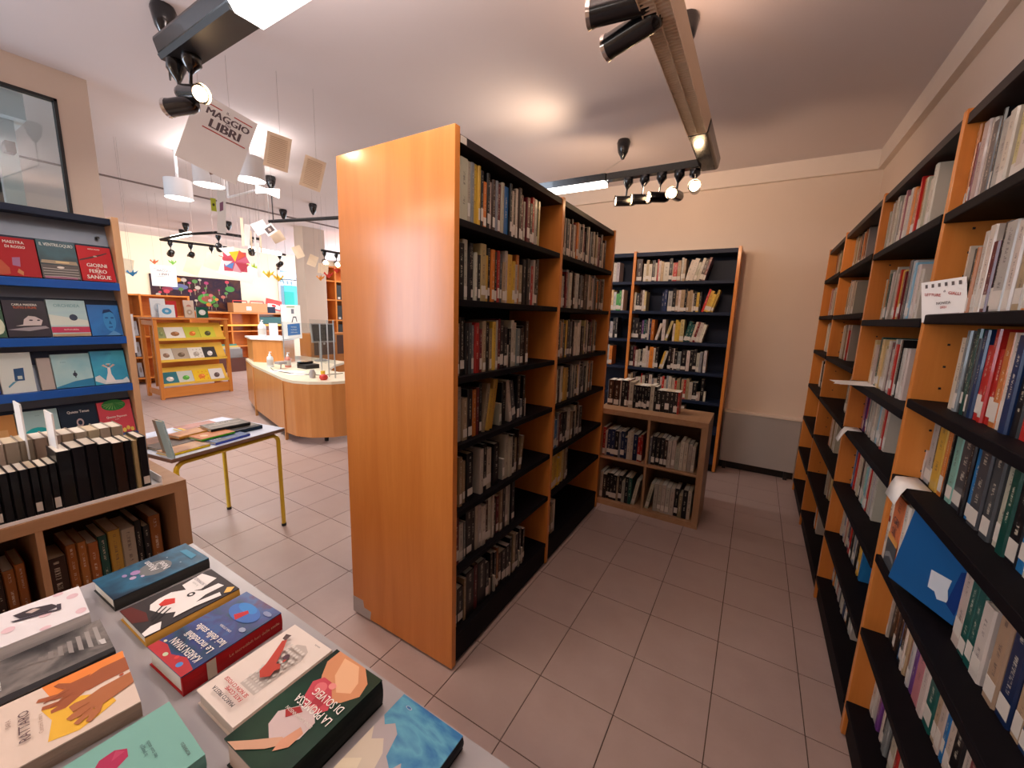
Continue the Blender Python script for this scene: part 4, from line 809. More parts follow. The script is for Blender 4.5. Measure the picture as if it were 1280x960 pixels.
spine_book(.540, .030, .225, (.64, .58, .52), 'plain cream book between the orange volume and the blue folder')
fo = MB(); Tf = Matrix.Translation((1.290, .475, .735)) @ Matrix.Rotation(math.radians(26), 4, 'Z') @ Matrix.Rotation(math.radians(9), 4, 'Y') @ frame((0, 0, 0), (0, -1, 0), (0, 0, 1))
fo = slab('blue_folder', Tf, .185, .225, .006, plain('blue_folder_plastic', (.010, .085, .26), .35), None, [((.50, .55, .62), [(.52, .40), (.80, .42), (.80, .30), (.86, .18), (.72, .14), (.66, .20), (.56, .20)]), ((.006, .03, .16), [(.84, .16), (.98, .1), (.99, .62), (.86, .56)]), ((.4, .5, .6), [(.62, .86), (.72, .84), (.72, .86), (.62, .88)])],
          (), 'blue plastic folder with a torn white label leaning out over the shelf', 'folder')

# ================================================================== SCHOOL TABLE WITH BOOKS
A = math.radians(10)
tb = thing('school_table', (-1.95, .05, 0), 'small school table with pale top and yellow tubular legs, strewn with books', 'table')
TT = Matrix.Translation((-1.645, .405, 0)) @ Matrix.Rotation(A, 4, 'Z')   # origin = near right corner; x to -.62, y to -.60
HT = .672
box('table_top', (-.60, 0, -.64, 0, HT - .022, HT - .002), M['tedge'], tb, bevel=.003, T=TT)
box('laminate', (-.598, -.002, -.638, -.002, HT - .002, HT), M['tablew'], tb, T=TT)
for x in (-.03, -.57):
    pts = [(x, -.03, 0), (x, -.03, HT - .085)] + [(x, -.03 - .045 * (1 - math.cos(a)), HT - .085 + .045 * math.sin(a)) for a in (.4, .8, 1.2, 1.57)] + [(x, -.61 + .045 * (1 - math.cos(a)), HT - .085 + .045 * math.sin(a)) for a in (1.57, 1.2, .8, .4)] + [(x, -.61, HT - .085), (x, -.61, 0)]
    MB().tube(pts, .0125, 12, T=TT).build('leg_frame', M['yellow'], tb)
    for y in (-.03, -.61): MB().tube([(x, y, 0), (x, y, .018)], .0145, 10, T=TT).build('leg_cap', M['blackm'], tb)
def tbook(x, y, ang, L_, W_, th, z, cov, sp, label, shapes=(), texts=(), ss=1):
    p = TT @ Vector((x, y, 0))
    flatbook('book', p.x, p.y, HT + z + .0006, L_, W_, th, math.degrees(A) + ang, cov, sp, label, shapes, texts, spine_side=ss, group='books lying on the school table')
c1 = blotch('dark_crime_cover', [(.012, .012, .014), (.10, .09, .07), (.30, .27, .22)], 14, .25, 31)
# local frame: x toward the room (-x is away), seen from +x side: long axis along y => ang 90
tbook(-.20, -.17, 84, .215, .16, .022, 0, c1, (.01, .025, .05), 'black crime novel with a pale blue and yellow spine, lower of the stacked pair', [((.02, .02, .03), [(0, 0), (1, 0), (1, .25), (0, .25)]), ((.5, .47, .4), [(.1, .6), (.9, .62), (.9, .7), (.1, .68)])], [('GIALLO', .5, .78, .16, (.75, .72, .6), 0)])
tbook(-.26, -.20, 80, .215, .15, .020, .0235, blotch('dark_crime_cover_b', [(.01, .01, .012), (.16, .14, .12), (.03, .03, .03)], 12, .25, 32), (.02, .02, .022), 'dark crime novel on top of the stacked pair', [((.55, .5, .42), [(.1, .5), (.9, .5), (.9, .56), (.1, .56)])], [('NOTTE', .5, .74, .18, (.6, .58, .5), 0)])
tbook(-.09, -.31, 92, .20, .12, .014, 0, blotch('navy_photo_cover', [(.02, .03, .10), (.03, .10, .30), (.02, .02, .04)], 12, .3, 33), (.06, .10, .50), 'blue book nearest the front edge of the school table', (), [('MARE', .2, .5, .2, WH, 0)])
tbook(-.17, -.335, 88, .18, .12, .012, .0155, (.55, .20, .07), (.10, .50, .03), 'orange book with a bright green spine lying over the blue one', [((.7, .5, .3), ellipse(.25, .5, .1, .2, 10))])
tbook(-.10, -.525, 90, .19, .12, .014, 0, blotch('tan_photo_cover', [(.35, .14, .06), (.55, .30, .14), (.2, .09, .05)], 9, .3, 34), (.80, .55, .02), 'brown book with a yellow spine at the near corner by the cabinet', (), [('IL SOLE', .35, .1, .12, (.2, .1, .05), 0)])
tbook(-.24, -.515, 90, .17, .13, .012, 0, blotch('black_book_cover', [(.02, .015, .015), (.07, .04, .03), (.03, .02, .02)], 12, .3, 35), (.02, .03, .04), 'black book between the tan and brown ones on the school table')
tbook(-.37, -.50, 88, .17, .13, .012, 0, blotch('brown_book_cover', [(.16, .06, .04), (.25, .12, .08), (.10, .05, .04)], 9, .3, 36), (.15, .06, .04), 'reddish brown book at the back left of the school table')
tbook(-.31, -.38, 92, .16, .11, .016, .014, blotch('orange_cover', [(.45, .17, .05), (.60, .28, .10), (.38, .13, .04)], 8, .3, 37), (.65, .30, .05), 'orange book laid across the middle of the school table')
tbook(-.47, -.24, 84, .20, .13, .016, 0, blotch('rose_cover', [(.30, .11, .09), (.50, .20, .16), (.25, .10, .08)], 7, .3, 38), (.75, .50, .04), 'rose-brown book with a yellow corner at the far edge of the school table', [((.75, .5, .05), [(0, 0), (.08, 0), (.08, .6), (0, .6)])])
for k, (yy, hh, cc, lb) in enumerate(((-.632, .20, (.42, .60, .66), 'pale blue book standing at the left end of the school table'), (-.612, .19, (.35, .28, .22), 'brown magazine standing beside the pale blue book'))):
    p = TT @ Vector((-.06 - .07 * k, yy + .012, HT + .001))
    b = dict(w=.013, h=hh, d=.05, c=cc, seed=5 + k); mb = MB(); book_mb(mb, b, Matrix.Identity(4), True)
    o = mb.build('book', [M['cover'], M['pagesA']], None, origin=(0, 0, 0)); o.location = p + Vector((.06, 0, 0)); o.rotation_euler = (math.radians(9), 0, A); tag(o, lb, 'book', 'books lying on the school table')

# ================================================================== RECEPTION DESK
desk = thing('reception_desk', (-4.2, 2.1, 0), 'curved beech reception desk with a cream worktop', 'desk')
fr = [(-5.55, 2.20), (-5.45, 1.98), (-4.72, 1.72), (-3.42, 1.385), (-3.20, 1.37), (-3.02, 1.43), (-2.86, 1.58), (-2.76, 1.80), (-2.72, 2.10), (-2.75, 2.5)]
bk = [(-3.25, 2.5), (-3.28, 2.2), (-3.4, 2.05), (-3.65, 2.08), (-4.0, 2.42), (-4.2, 2.74), (-5.3, 2.74)]
HD = .69
segs = [fr[0:3], fr[2:4], fr[3:10]]
for s in segs:
    s = [tuple(s[0])] + s[1:]; inner = []
    for i, p in enumerate(s):
        a = Vector(s[max(0, i - 1)]); b = Vector(s[min(len(s) - 1, i + 1)]); d = (b - a).normalized(); inner.append((p[0] - d.y * .022, p[1] + d.x * .022))
    g0 = .006; n = len(s); v = [(x, y, .085) for x, y in s] + [(x, y, .085) for x, y in inner] + [(x, y, HD - .03) for x, y in s] + [(x, y, HD - .03) for x, y in inner]
    f = []
    for i in range(n - 1): f += [(i, i + 1, 2 * n + i + 1, 2 * n + i), (n + i + 1, n + i, 3 * n + i, 3 * n + i + 1), (2 * n + i, 2 * n + i + 1, 3 * n + i + 1, 3 * n + i), (i + 1, i, n + i, n + i + 1)]
    f += [(0, 2 * n, 3 * n, n), (n - 1, 2 * n - 1, 4 * n - 1, 3 * n - 1)]
    MB().add(v, f, smooth=False).build('front_panel', M['desk'], desk)
for p in (fr[2], fr[3]): MB().box(p[0] - .008, p[0] + .008, p[1] - .012, p[1] + .02, 0, HD - .03).build('panel_joint', M['edge'], desk)
MB().prism(list(reversed([(x - (0.0), y) for x, y in (fr + bk)]))[::-1], HD - .03, HD).build('worktop', M['cream'], desk)
for x, y in ((-5.3, 2.1), (-3.9, 1.62), (-3.05, 1.62), (-2.95, 2.3)): MB().tube([(x, y, 0), (x, y, .09)], .022, 10).build('foot', M['blackm'], desk)
MB().prism([(x + .08, y + .10) for x, y in fr[1:4]] + [(-3.5, 1.9), (-5.2, 2.4)], .02, .10).build('plinth', M['dark'], desk)
# raised cupboard at the far end of the desk
bx = thing('desk_cupboard', (-5.1, 2.1, HD), 'beech cupboard block with a white top standing on the far end of the desk', 'cabinet')
MB().prism([(-5.45, 2.02), (-4.98, 1.86), (-4.56, 2.06), (-4.70, 2.28), (-5.35, 2.42)], HD, 1.0).build('cupboard_body', M['desk'], bx)
MB().prism([(-5.47, 2.0), (-4.98, 1.84), (-4.54, 2.05), (-4.69, 2.30), (-5.36, 2.44)], 1.0, 1.022).build('cupboard_top', M['white'], bx)
def lathe(name, loc, prof, mat, parent=None, n=14):
    return MB().tube([(loc[0], loc[1], loc[2] + z) for r, z in prof], [r for r, z in prof], n).build(name, mat, parent, origin=loc)
def bottle(loc, body, label, s=1, cap=M['white']):
    t = thing('pump_bottle', loc, label, 'bottle')
    lathe('bottle_body', loc, [(.036 * s, 0), (.038 * s, .01), (.038 * s, .115 * s), (.030 * s, .135 * s), (.014 * s, .145 * s)], body, t)
    lathe('pump', (loc[0], loc[1], loc[2] + .145 * s), [(.015 * s, 0), (.015 * s, .02), (.006, .022), (.006, .045)], cap, t)
    MB().box(loc[0] - .006, loc[0] + .035, loc[1] - .006, loc[1] + .006, loc[2] + .145 * s + .042, loc[2] + .145 * s + .052).build('nozzle', cap, t)
    MB().tube([(loc[0], loc[1], loc[2] + .03 * s), (loc[0], loc[1], loc[2] + .095 * s)], .0386 * s, 14, caps=False).build('bottle_label', M['sticker'], t)
bottle((-4.33, 1.74, HD), plain('clear_gel', (.72, .76, .78), .15), 'clear pump bottle of hand gel at the front of the desk')
bottle((-4.18, 1.88, HD), plain('pink_gel', (.62, .22, .16), .2), 'pink gel bottle behind the clear pump bottle', .95)
bottle((-5.02, 2.02, 1.022), plain('white_bottle', (.7, .72, .75), .3), 'white spray bottle on top of the desk cupboard', 1.3)
def put(name, T, dims, mat, label, cat, parent=None, shapes=(), texts=()):
    o = slab(name, T, dims[0], dims[1], dims[2], mat, parent, shapes, texts, label, cat); return o
def face(x, y, z, yaw=25, tilt=0): return Matrix.Translation((x, y, z)) @ Matrix.Rotation(math.radians(yaw), 4, 'Z') @ Matrix.Rotation(math.radians(-tilt), 4, 'Y') @ frame((0, 0, 0), (0, 1, 0), (0, 0, 1))
put('leaflet_holder', face(-4.86, 2.04, 1.022, -20), (.10, .20, .05), M['white'], 'white leaflet box on the desk cupboard beside the spray bottle', 'holder')
put('counter_sign', face(-4.66, 2.10, 1.022, -25, 6), (.24, .46, .012), M['paper'], 'tall white counter sign with a blue notice on the desk cupboard', 'sign', None,
    [((.04, .16, .42), [(.28, .08), (.92, .12), (.92, .46), (.28, .42)]), ((.12, .12, .14), [(.5, .48), (.56, .48), (.62, .62), (.72, .62), (.76, .50), (.8, .50), (.76, .66), (.6, .66)]), ((.25, .35, .15), [(.3, .92), (.7, .93), (.7, .96), (.3, .95)]), ((.2, .2, .24), [(.52, .74), (.66, .74), (.66, .88), (.52, .88)])], [('AVVISO', .6, .34, .045, WH), ('SI PREGA', .6, .26, .04, WH), ('ENTRARE', .6, .18, .04, WH)])
put('back_cabinet', face(-5.05, 2.75, HD, 0), (.95, .36, .30), M['desk'], 'low beech cabinet with two dark drawers behind the desk', 'cabinet', None, [((.12, .07, .06), [(.05, .05), (.44, .05), (.44, .92), (.05, .92)]), ((.12, .07, .06), [(.48, .05), (.90, .05), (.90, .92), (.48, .92)]), ((.6, .6, .6), ellipse(.24, .55, .02, .05, 8)), ((.6, .6, .6), ellipse(.68, .55, .02, .05, 8))])
for q in ((-5.2, 2.8), (-5.2, 3.6)): pass
cabs = bpy.data.objects['back_cabinet']
MB().box(-5.34, -5.06, 2.78, 3.66, 0, HD).build('cabinet_base', M['desk'], cabs)
mo = thing('computer_monitor', (-4.52, 2.56, HD), 'black flat computer monitor on the reception desk', 'monitor')
Tm = face(-4.45, 2.40, .965, -6, 8)
MB().box(0, .34, 0, .27, -.03, 0, T=Tm).build('monitor_case', M['grey'], mo); MB().box(.015, .325, .02, .255, 0, .006, T=Tm).build('screen', M['screen'], mo)
MB().tube([(-4.52, 2.56, HD), (-4.52, 2.56, HD + .32)], .02, 10).build('monitor_stand', M['grey'], mo); MB().tube([(-4.52, 2.56, HD), (-4.52, 2.56, HD + .012)], .09, 18).build('stand_base', M['grey'], mo)
ph = thing('telephone', (-3.95, 2.02, HD), 'dark desk telephone beside the monitor', 'telephone')
MB().box(-4.05, -3.86, 1.92, 2.10, HD, HD + .05).build('phone_base', M['blackm'], ph); MB().box(-4.04, -3.99, 1.91, 2.11, HD + .05, HD + .08).build('handset', M['black'], ph, bevel=.01)
pr_ = thing('card_reader', (-4.10, 1.72, HD), 'small grey scanner on a stand on the cream worktop', 'scanner')
MB().box(-4.16, -4.06, 1.70, 1.80, HD + .06, HD + .09).build('scanner_head', M['grey'], pr_); MB().tube([(-4.1, 1.74, HD), (-4.1, 1.75, HD + .07)], .008, 8).build('scanner_stem', M['grey'], pr_)
for k, (x, y, a, lb) in enumerate(((-3.75, 1.72, 10, 'white paper sheet lying near the middle of the cream worktop'), (-3.95, 1.62, -15, 'white paper sheet lying at the front of the cream worktop'), (-3.55, 1.62, 25, 'cream form lying beside the acrylic screen'))):
    tag(MB().box(-.10, .10, -.07, .07, 0, .001, T=Matrix.Translation((x, y, HD + .0006 + .0012 * k)) @ Matrix.Rotation(math.radians(a), 4, 'Z')).build('paper_sheet', M['paper']), lb, 'paper')
tag(MB().tube([(-4.25, 1.70, HD + .004), (-4.0, 1.60, HD + .004), (-3.6, 1.62, HD + .004), (-3.3, 1.75, HD + .004), (-3.25, 2.0, HD + .004)], .004, 6).build('desk_cable', M['blackm']), 'thin black cable trailing across the cream worktop', 'cable')
sc_ = thing('sneeze_screen', (-3.3, 1.8, HD), 'clear acrylic screen on thin posts standing on the worktop', 'screen')
MB().box(-3.46, -3.02, 1.745, 1.751, HD + .16, 1.32).build('acrylic_panel', M['plexi'], sc_)
MB().box(-4.45, -3.5, 1.96, 1.966, HD + .10, 1.26).build('acrylic_panel', M['plexi'], sc_)
for x in (-3.14, -3.03): MB().tube([(x, 1.748, HD), (x, 1.748, 1.32)], .007, 8).build('post', M['alu'], sc_)
for x in (-4.4, -3.6): MB().tube([(x, 1.963, HD), (x, 1.963, 1.26)], .007, 8).build('post', M['alu'], sc_)
tag(lathe('pencil_pot', (-3.22, 1.60, HD), [(.03, 0), (.035, .05), (.02, .09)], M['grey']), 'grey pot beside the acrylic screen posts', 'pot')
tag(lathe('red_stapler', (-3.02, 1.60, HD), [(.03, 0), (.045, .02), (.04, .05), (.015, .06)], M['red']), 'small red object beside the grey pot', 'stapler')
tag(lathe('yellow_cup', (-3.12, 1.66, HD), [(.02, 0), (.025, .08)], M['yellow']), 'little yellow cup behind the red object', 'cup')
ch = thing('office_chair', (-3.05, 2.55, 0), 'dark red office chair behind the desk', 'chair')
MB().box(-3.12, -3.05, 2.35, 2.72, .62, 1.06).build('backrest', plain('wine_fabric', (.14, .015, .02), .8), ch, bevel=.03); MB().box(-3.10, -2.70, 2.35, 2.72, .42, .50).build('seat', plain('wine_fabric_seat', (.14, .015, .02), .8), ch, bevel=.03)
MB().tube([(-2.9, 2.54, .08), (-2.9, 2.54, .42)], .025, 10).build('column', M['blackm'], ch)
for k in range(5):
    a = 2 * math.pi * k / 5; MB().tube([(-2.9, 2.54, .09), (-2.9 + .26 * math.cos(a), 2.54 + .26 * math.sin(a), .03)], .016, 8).build('leg', M['blackm'], ch)

# ================================================================== PICTURE-BOOK RACK
rk = thing('picture_book_rack', (-6.9, 1.83, 0), 'beech rack with three sloping yellow shelves of picture books', 'bookcase')
for y in (1.345, 2.275): 
    box('side_post', (-6.74, -6.68, y, y + .045, 0, 1.21), M['beech'], rk, bevel=.003)
    box('rear_post', (-7.25, -7.19, y, y + .045, 0, 1.21), M['beech'], rk, bevel=.003)
    box('side_rail', (-7.19, -6.74, y + .01, y + .035, .06, .14), M['beech'], rk); box('side_rail', (-7.19, -6.74, y + .01, y + .035, 1.12, 1.19), M['beech'], rk)
box('top_board', (-7.27, -6.66, 1.335, 2.33, 1.21, 1.232), M['beechx'], rk, bevel=.002)
box('bottom_rail', (-6.735, -6.70, 1.39, 2.275, .02, .17), M['beechx'], rk)
box('back_board', (-7.0, -6.985, 1.39, 2.275, .17, 1.1), M['beechx'], rk)
RS = [.215, .58, .905]
for z in RS:
    box('shelf_lip', (-6.735, -6.69, 1.39, 2.275, z - .012, z + .025), M['yshelf'], rk)
    b = MB(); b.add([(-6.715, 1.39, z), (-6.715, 2.275, z), (-6.87, 2.275, z + .25), (-6.87, 1.39, z + .25), (-6.725, 1.39, z - .005), (-6.725, 2.275, z - .005), (-6.885, 2.275, z + .25), (-6.885, 1.39, z + .25)], [(0, 1, 2, 3), (7, 6, 5, 4), (3, 2, 6, 7), (0, 4, 5, 1), (0, 3, 7, 4), (1, 5, 6, 2)]); b.build('sloping_board', M['yshelf'], rk)
PB = [[('blue green picture book with rounded hill', (.03, .16, .20), (.6, .55, .5), .20), ('white picture book with a green meadow', (.55, .56, .5), (.10, .36, .05), .20), ('bright yellow picture book with red dots', (.80, .50, .02), (.7, .2, .03), .22), ('white picture book with a dark bird', (.72, .68, .64), (.12, .08, .07), .20)],
      [('cream picture book with a small dog', (.66, .62, .55), (.25, .15, .1), .17), ('grey brown picture book with a seated child', (.42, .34, .26), (.15, .1, .06), .20), ('white picture book with tiny figures', (.74, .70, .64), (.4, .35, .3), .19), ('black and white picture book with a face', (.05, .045, .045), (.7, .66, .62), .18)],
      [('olive green picture book lying back on the top shelf', (.30, .32, .14), (.2, .25, .1), .10), ('white picture book with a brown bear', (.72, .68, .62), (.30, .13, .05), .24), ('lime green picture book with an orange fox', (.50, .52, .06), (.65, .18, .03), .20), ('lime yellow picture book with a black bee', (.62, .60, .06), (.08, .08, .03), .21)]]
for i, rw in enumerate(PB):
    y = 1.395
    for k, (lb, c, c2, w_) in enumerate(rw):
        shp = [(c2, ellipse(.42, .5, .20, .24, 9, .3 * k)), (tuple(min(1, v * 1.6 + .05) for v in c2), ellipse(.5, .4, .08, .1, 7))] + ([(c2, ellipse(.2 + .3 * (j % 3), .15 + .25 * (j // 3), .05, .04, 6)) for j in range(9)] if 'dots' in lb or 'tiny' in lb else [])
        facing(y, w_, .20, RS[i] + .006, c, c2, lb + (', ' + ('lowest', 'middle', 'top')[i] + ' rack shelf' if i < 2 else ''), shp, (), th=.010, tilt=31, x=-6.712, grp='picture books on the beech rack'); y += w_ + .003
def standing(x, y, z, w_, h, c, c2, lb, kind='circle'):
    facing(y, w_, h, z - .004, c, c2, lb, [(c2, ellipse(.5, .5, .26, .30, 12)), (tuple(min(1, v * .5 + .4) for v in c2), ellipse(.5, .5, .10, .12, 8))], (), th=.02, tilt=3, x=x, grp='books standing on the beech rack')
standing(-6.80, 1.46, 1.236, .20, .19, (.66, .70, .74), (.08, .30, .50), 'white and blue picture book with a cartoon animal on the rack')
standing(-6.95, 1.42, 1.236, .18, .28, (.78, .78, .78), (.6, .62, .65), 'tall white book behind the animal picture book')
standing(-6.98, 1.62, 1.236, .13, .25, (.50, .03, .03), (.4, .05, .05), 'red book at the back of the rack top')
standing(-6.85, 1.80, 1.236, .13, .17, (.58, .48, .38), (.40, .30, .22), 'beige book beside the dark green one on the rack top')
standing(-6.98, 1.84, 1.236, .14, .27, (.62, .50, .42), (.45, .2, .15), 'taller beige book with a dark red motif behind')
standing(-6.82, 1.945, 1.236, .16, .17, (.01, .08, .05), (.6, .62, .6), 'dark green book with a white star flower')

# ================================================================== FAR-WALL FURNITURE
def shelfunit(name, x0, x1, y0, y1, h, zs, label, posts=(), mat=None, nb=True):
    t = thing(name, ((x0 + x1) / 2, (y0 + y1) / 2, 0), label, 'bookcase')
    for y in [y0] + list(posts) + [y1 - .03]: box('upright', (x0, x1, y, y + .03, 0, h), M['beech'], t)
    for z in list(zs) + [h - .03]: box('shelf', (x0, x1 - .005, y0 + .03, y1 - .03, z, z + .025), M['beechx'], t)
    box('back_panel', (x0, x0 + .012, y0, y1, 0, h), M['beechx'], t)
    return t
shelfunit('children_bookcase', -8.75, -8.40, 1.05, 2.46, 1.60, (.10, .47, .84, 1.20), 'beech bookcase of thin picture books standing behind the beech rack', (1.72,))
fill(-8.40, 1.085, 1.225, 0, .62, 'o4h30 o4h30 o4h28 y3h30 w2h29 k2h28 w3h30 s2h30 w3h29 k2h26 w3h30 t2h28 w3', 'top shelf, children bookcase', 'books in the children bookcase', maxh=.33, seed=401, stick=0, d=.2)
n0 = len(BOOKS)
rr = random.Random(5)
kids = []
for zz in (.865, .495, .125):
    y = 1.09
    while y < 1.66:
        w_ = rr.uniform(.08, .16); kids.append((y, w_, zz)); y += w_ + .01
for k, (y, w_, zz) in enumerate(kids):
    c = [(.05, .2, .35), (.62, .62, .60), (.03, .07, .12), (.5, .55, .6), (.6, .5, .4)][k % 5]
    nm = ['blue', 'white', 'navy', 'pale grey', 'beige'][k % 5]
    facing(y, min(w_, 1.68 - y), .26, zz, c, (.3, .3, .32), f'{nm} picture book facing out, {["upper", "middle", "lower"][[.865, .495, .125].index(zz)]} shelf of the children bookcase, number {k % 4 + 1} from left' if 0 else f'{nm} picture book facing out on the {["upper", "middle", "lower"][[.865, .495, .125].index(zz)]} shelf of the children bookcase',
           [((.35, .33, .30), ellipse(.5, .5, .2, .3, 9))], (), th=.012, tilt=12, x=-8.47, grp=f'{nm} picture books in the children bookcase')
wp = tag(MB().box(-7.30, -7.285, 1.03, 1.30, .68, 1.27).build('notice_board', M['white'], None), 'tall white board beside the left end of the beech rack', 'board')
shelfunit('low_bookcase', -9.88, -9.50, 2.75, 5.0, 1.30, (.12, .50, .85, 1.0), 'long low beech bookcase below the dark mural on the far wall', (3.62, 4.22))
box('shelf_strip', (-9.52, -9.49, 2.78, 4.97, .985, 1.02), M['yshelf'], bpy.data.objects['low_bookcase'])
tag(MB().box(-9.80, -9.55, 4.28, 4.80, 1.035, 1.20).build('storage_box', plain('dark_teal_box', (.02, .10, .10), .6)), 'dark teal box on the shelf of the low bookcase', 'box')
cb = thing('cardboard_box', (-9.7, 4.05, 1.30), 'brown cardboard box with a red handle band on the low bookcase', 'box')
MB().box(-9.82, -9.55, 3.72, 4.48, 1.301, 1.52).build('box_body', M['card'], cb)
for y in (3.74, 4.12): MB().tube([(-9.6, y, 1.52), (-9.6, y, 1.57), (-9.6, y + .30, 1.57), (-9.6, y + .30, 1.52)], .012, 6).build('handle', M['red'], cb)
MB().box(-9.549, -9.548, 4.0, 4.11, 1.35, 1.44).build('box_label', M['paper'], cb)
bbk = put('red_sign', face(-9.62, 4.48, 1.42, 0, 10) @ Matrix.Rotation(math.radians(-12), 4, 'Z'), (.38, .26, .02), M['red'], 'red and white board propped at the end of the low bookcase', 'sign', None, [((.7, .66, .62), [(.1, .15), (.9, .12), (.9, .5), (.5, .6), (.1, .5)]), ((.5, .03, .03), ellipse(.5, .4, .15, .12, 8))])
bbk.location.z -= 0
tag(MB().box(-9.75, -9.60, 4.50, 4.70, 1.301, 1.45).build('navy_box', M['navy']), 'small navy box beside the cardboard box', 'box')
cr = thing('book_crate', (-9.1, 3.3, 0), 'dark wooden crate full of picture books at the foot of the far wall', 'crate')
MB().box(-9.35, -8.95, 2.95, 3.65, .0, .30).build('crate_body', plain('dark_crate', (.09, .025, .015), .6), cr)
for k in range(4):
    nm = ('green', 'yellow', 'cream', 'grey')[k]
    o = MB().box(-9.3 + .08 * k, -9.28 + .08 * k, 2.99, 3.60, .302, .50 + .03 * (3 - k)).build('picture_book', plain('crate_book_' + nm, [(.05, .25, .2), (.6, .45, .1), (.5, .45, .35), (.2, .2, .2)][k], .5)); tag(o, f'{nm} picture book standing in the dark wooden crate', 'book')
ws = thing('wooden_stool', (-8.9, 3.9, 0), 'small yellow wooden stool beyond the desk cupboard', 'stool')
MB().box(-9.0, -8.75, 3.72, 4.1, .40, .43).build('seat', M['yshelf'], ws)
for x, y in ((-8.98, 3.74), (-8.77, 3.74), (-8.98, 4.08), (-8.77, 4.08)): MB().box(x, x + .03, y - .01, y + .02, 0, .40).build('leg', M['yshelf'], ws)
# mural
mu = tag(MB().box(-9.899, -9.87, 2.36, 4.06, 1.32, 2.05).build('mural', blotch('mural_paint', [(.012, .008, .008), (.05, .016, .02), (.02, .01, .025), (.08, .03, .02)], 3.0, .6, 41)), 'dark mural of flowers and mushrooms hanging on the far wall', 'painting')
Tu = frame((-9.868, 2.36, 1.32), (0, 1, 0), (0, 0, 1)); sh = [((.06, .25, .04), ellipse(.58, .36, .11, .16, 16)), ((.25, .06, .04), ellipse(.58, .36, .07, .09, 12)), ((.55, .22, .03), ellipse(.22, .88, .10, .08, 12)), ((.10, .12, .25), ellipse(.26, .68, .12, .09, 12)), ((.05, .22, .05), ellipse(.86, .70, .06, .09, 10)), ((.22, .03, .06), ellipse(.16, .60, .06, .06, 10))]
rq = random.Random(3)
for k in range(34):
    c = rq.choice([(.45, .05, .08), (.5, .2, .03), (.4, .35, .3), (.3, .04, .12), (.08, .2, .06), (.4, .12, .1)]); x = rq.uniform(.05, .96); y = rq.uniform(.08, .92); r_ = rq.uniform(.012, .035)
    sh.append(((.30, .26, .18), [(x - .003, y - .14), (x + .003, y - .14), (x + .003, y), (x - .003, y)])); sh.append((c, ellipse(x, y, r_, r_ * 1.8, 8)))
art(mu, Tu, 1.70, .73, sh)
# banner in the window
bn_ = thing('window_banner', (-9.8, 5.3, 1.0), 'turquoise cloth banner with white pennants hanging in the window', 'banner')
MB().box(-9.80, -9.79, 5.06, 5.45, 1.02, 2.02).build('cloth', plain('turquoise_cloth', (.10, .50, .62), .8), bn_)
MB().box(-9.79, -9.785, 5.06, 5.32, 1.50, 1.86).build('green_patch', M['teal'], bn_)
for k in range(4): MB().prism([(0, 0), (.10, 0), (.05, -.12)], 0, .004, T=frame((-9.78, 5.05 + .105 * k, 2.16), (0, 1, 0), (0, 0, 1))).build('pennant', M['paper'], bn_)
MB().box(-9.8995, -9.775, 4.93, 5.80, 2.16, 2.18).build('rail', M['blackm'], bn_)
# bookcase right of the pillar
shelfunit('media_bookcase', -6.35, -6.05, 3.64, 5.3, 2.24, (.10, .48, .86, 1.22, 1.60, 1.95), 'tall beech bookcase of dark boxes glimpsed right of the pillar', (3.92, 4.6))
for zi, z in enumerate((.505, .885, 1.245, 1.625)):
    y = 3.96; k = 0
    while y < 4.56:
        w_ = .10; c = ('black', 'navy', 'charcoal')[k % 3]
        lb_ = f'{c} media box, {ORD[k]} from left, {("fourth", "third", "second", "top")[zi]} stocked shelf right of the pillar'
        o = MB().box(-6.25, -6.06, y, y + w_ - .006, z + .002, z + .27).build('media_box', [M['blackm'], M['navy'], M['screen']][k % 3]); tag(o, lb_, 'box', 'media boxes right of the pillar')
        MB().box(-6.0595, -6.0590, y + .02, y + w_ - .03, z + .01, z + .05).build('box_label', M['sticker'], o); y += w_; k += 1

# ------------------------------------------------------------------ turn the book list into objects
def describe(b):
    th = 'thin' if b['thick'] < .019 else 'thick' if b['thick'] > .031 else 'tall' if b['h'] > .222 else 'small' if b['h'] < .17 else ''
    lean = 'leaning' if b['ang'] else ''
    n = ORD[b['n']]
    pos = 'leftmost' if b['n'] == 0 else 'rightmost' if b['n'] == b['tot'] - 1 else f'{n} from left'
    return ' '.join(x for x in (lean, th, CN[b['code']], 'book,', pos + ',', b['where']) if x)
BOOKS.sort(key=lambda b: -b['area'])
NIND = 285
rest = MB()
cnt = 0
for b in BOOKS:
    if cnt < NIND and b['area'] > 30:
        cnt += 1
        root = b['T']; org = root.translation
        mb = MB(); book_mb(mb, b, Matrix.Identity(4), True)
        xyz = mb.v; mb2 = mb
        o = mb2.build('book', [M['cover'], M['pagesA']], None, origin=(0, 0, 0))
        o.matrix_world = root; o['_w'] = [0, 0, 0]
        tag(o, describe(b), 'book', b['grp'])
        if b['stick']:
            ms = MB(); sticker_mb(ms, b, None, True)
            s_ = ms.build('spine_label', M['sticker'], o)
    else:
        book_mb(rest, b, b['T'], False)
        if b['stick']: sticker_mb(rest, b, b['T'], False)
tag(rest.build('remaining_books', [M['cover'], M['pagesA'], M['sticker']]), 'many more library books filling the shelves farther off', 'books', 'remaining library books', 'stuff')

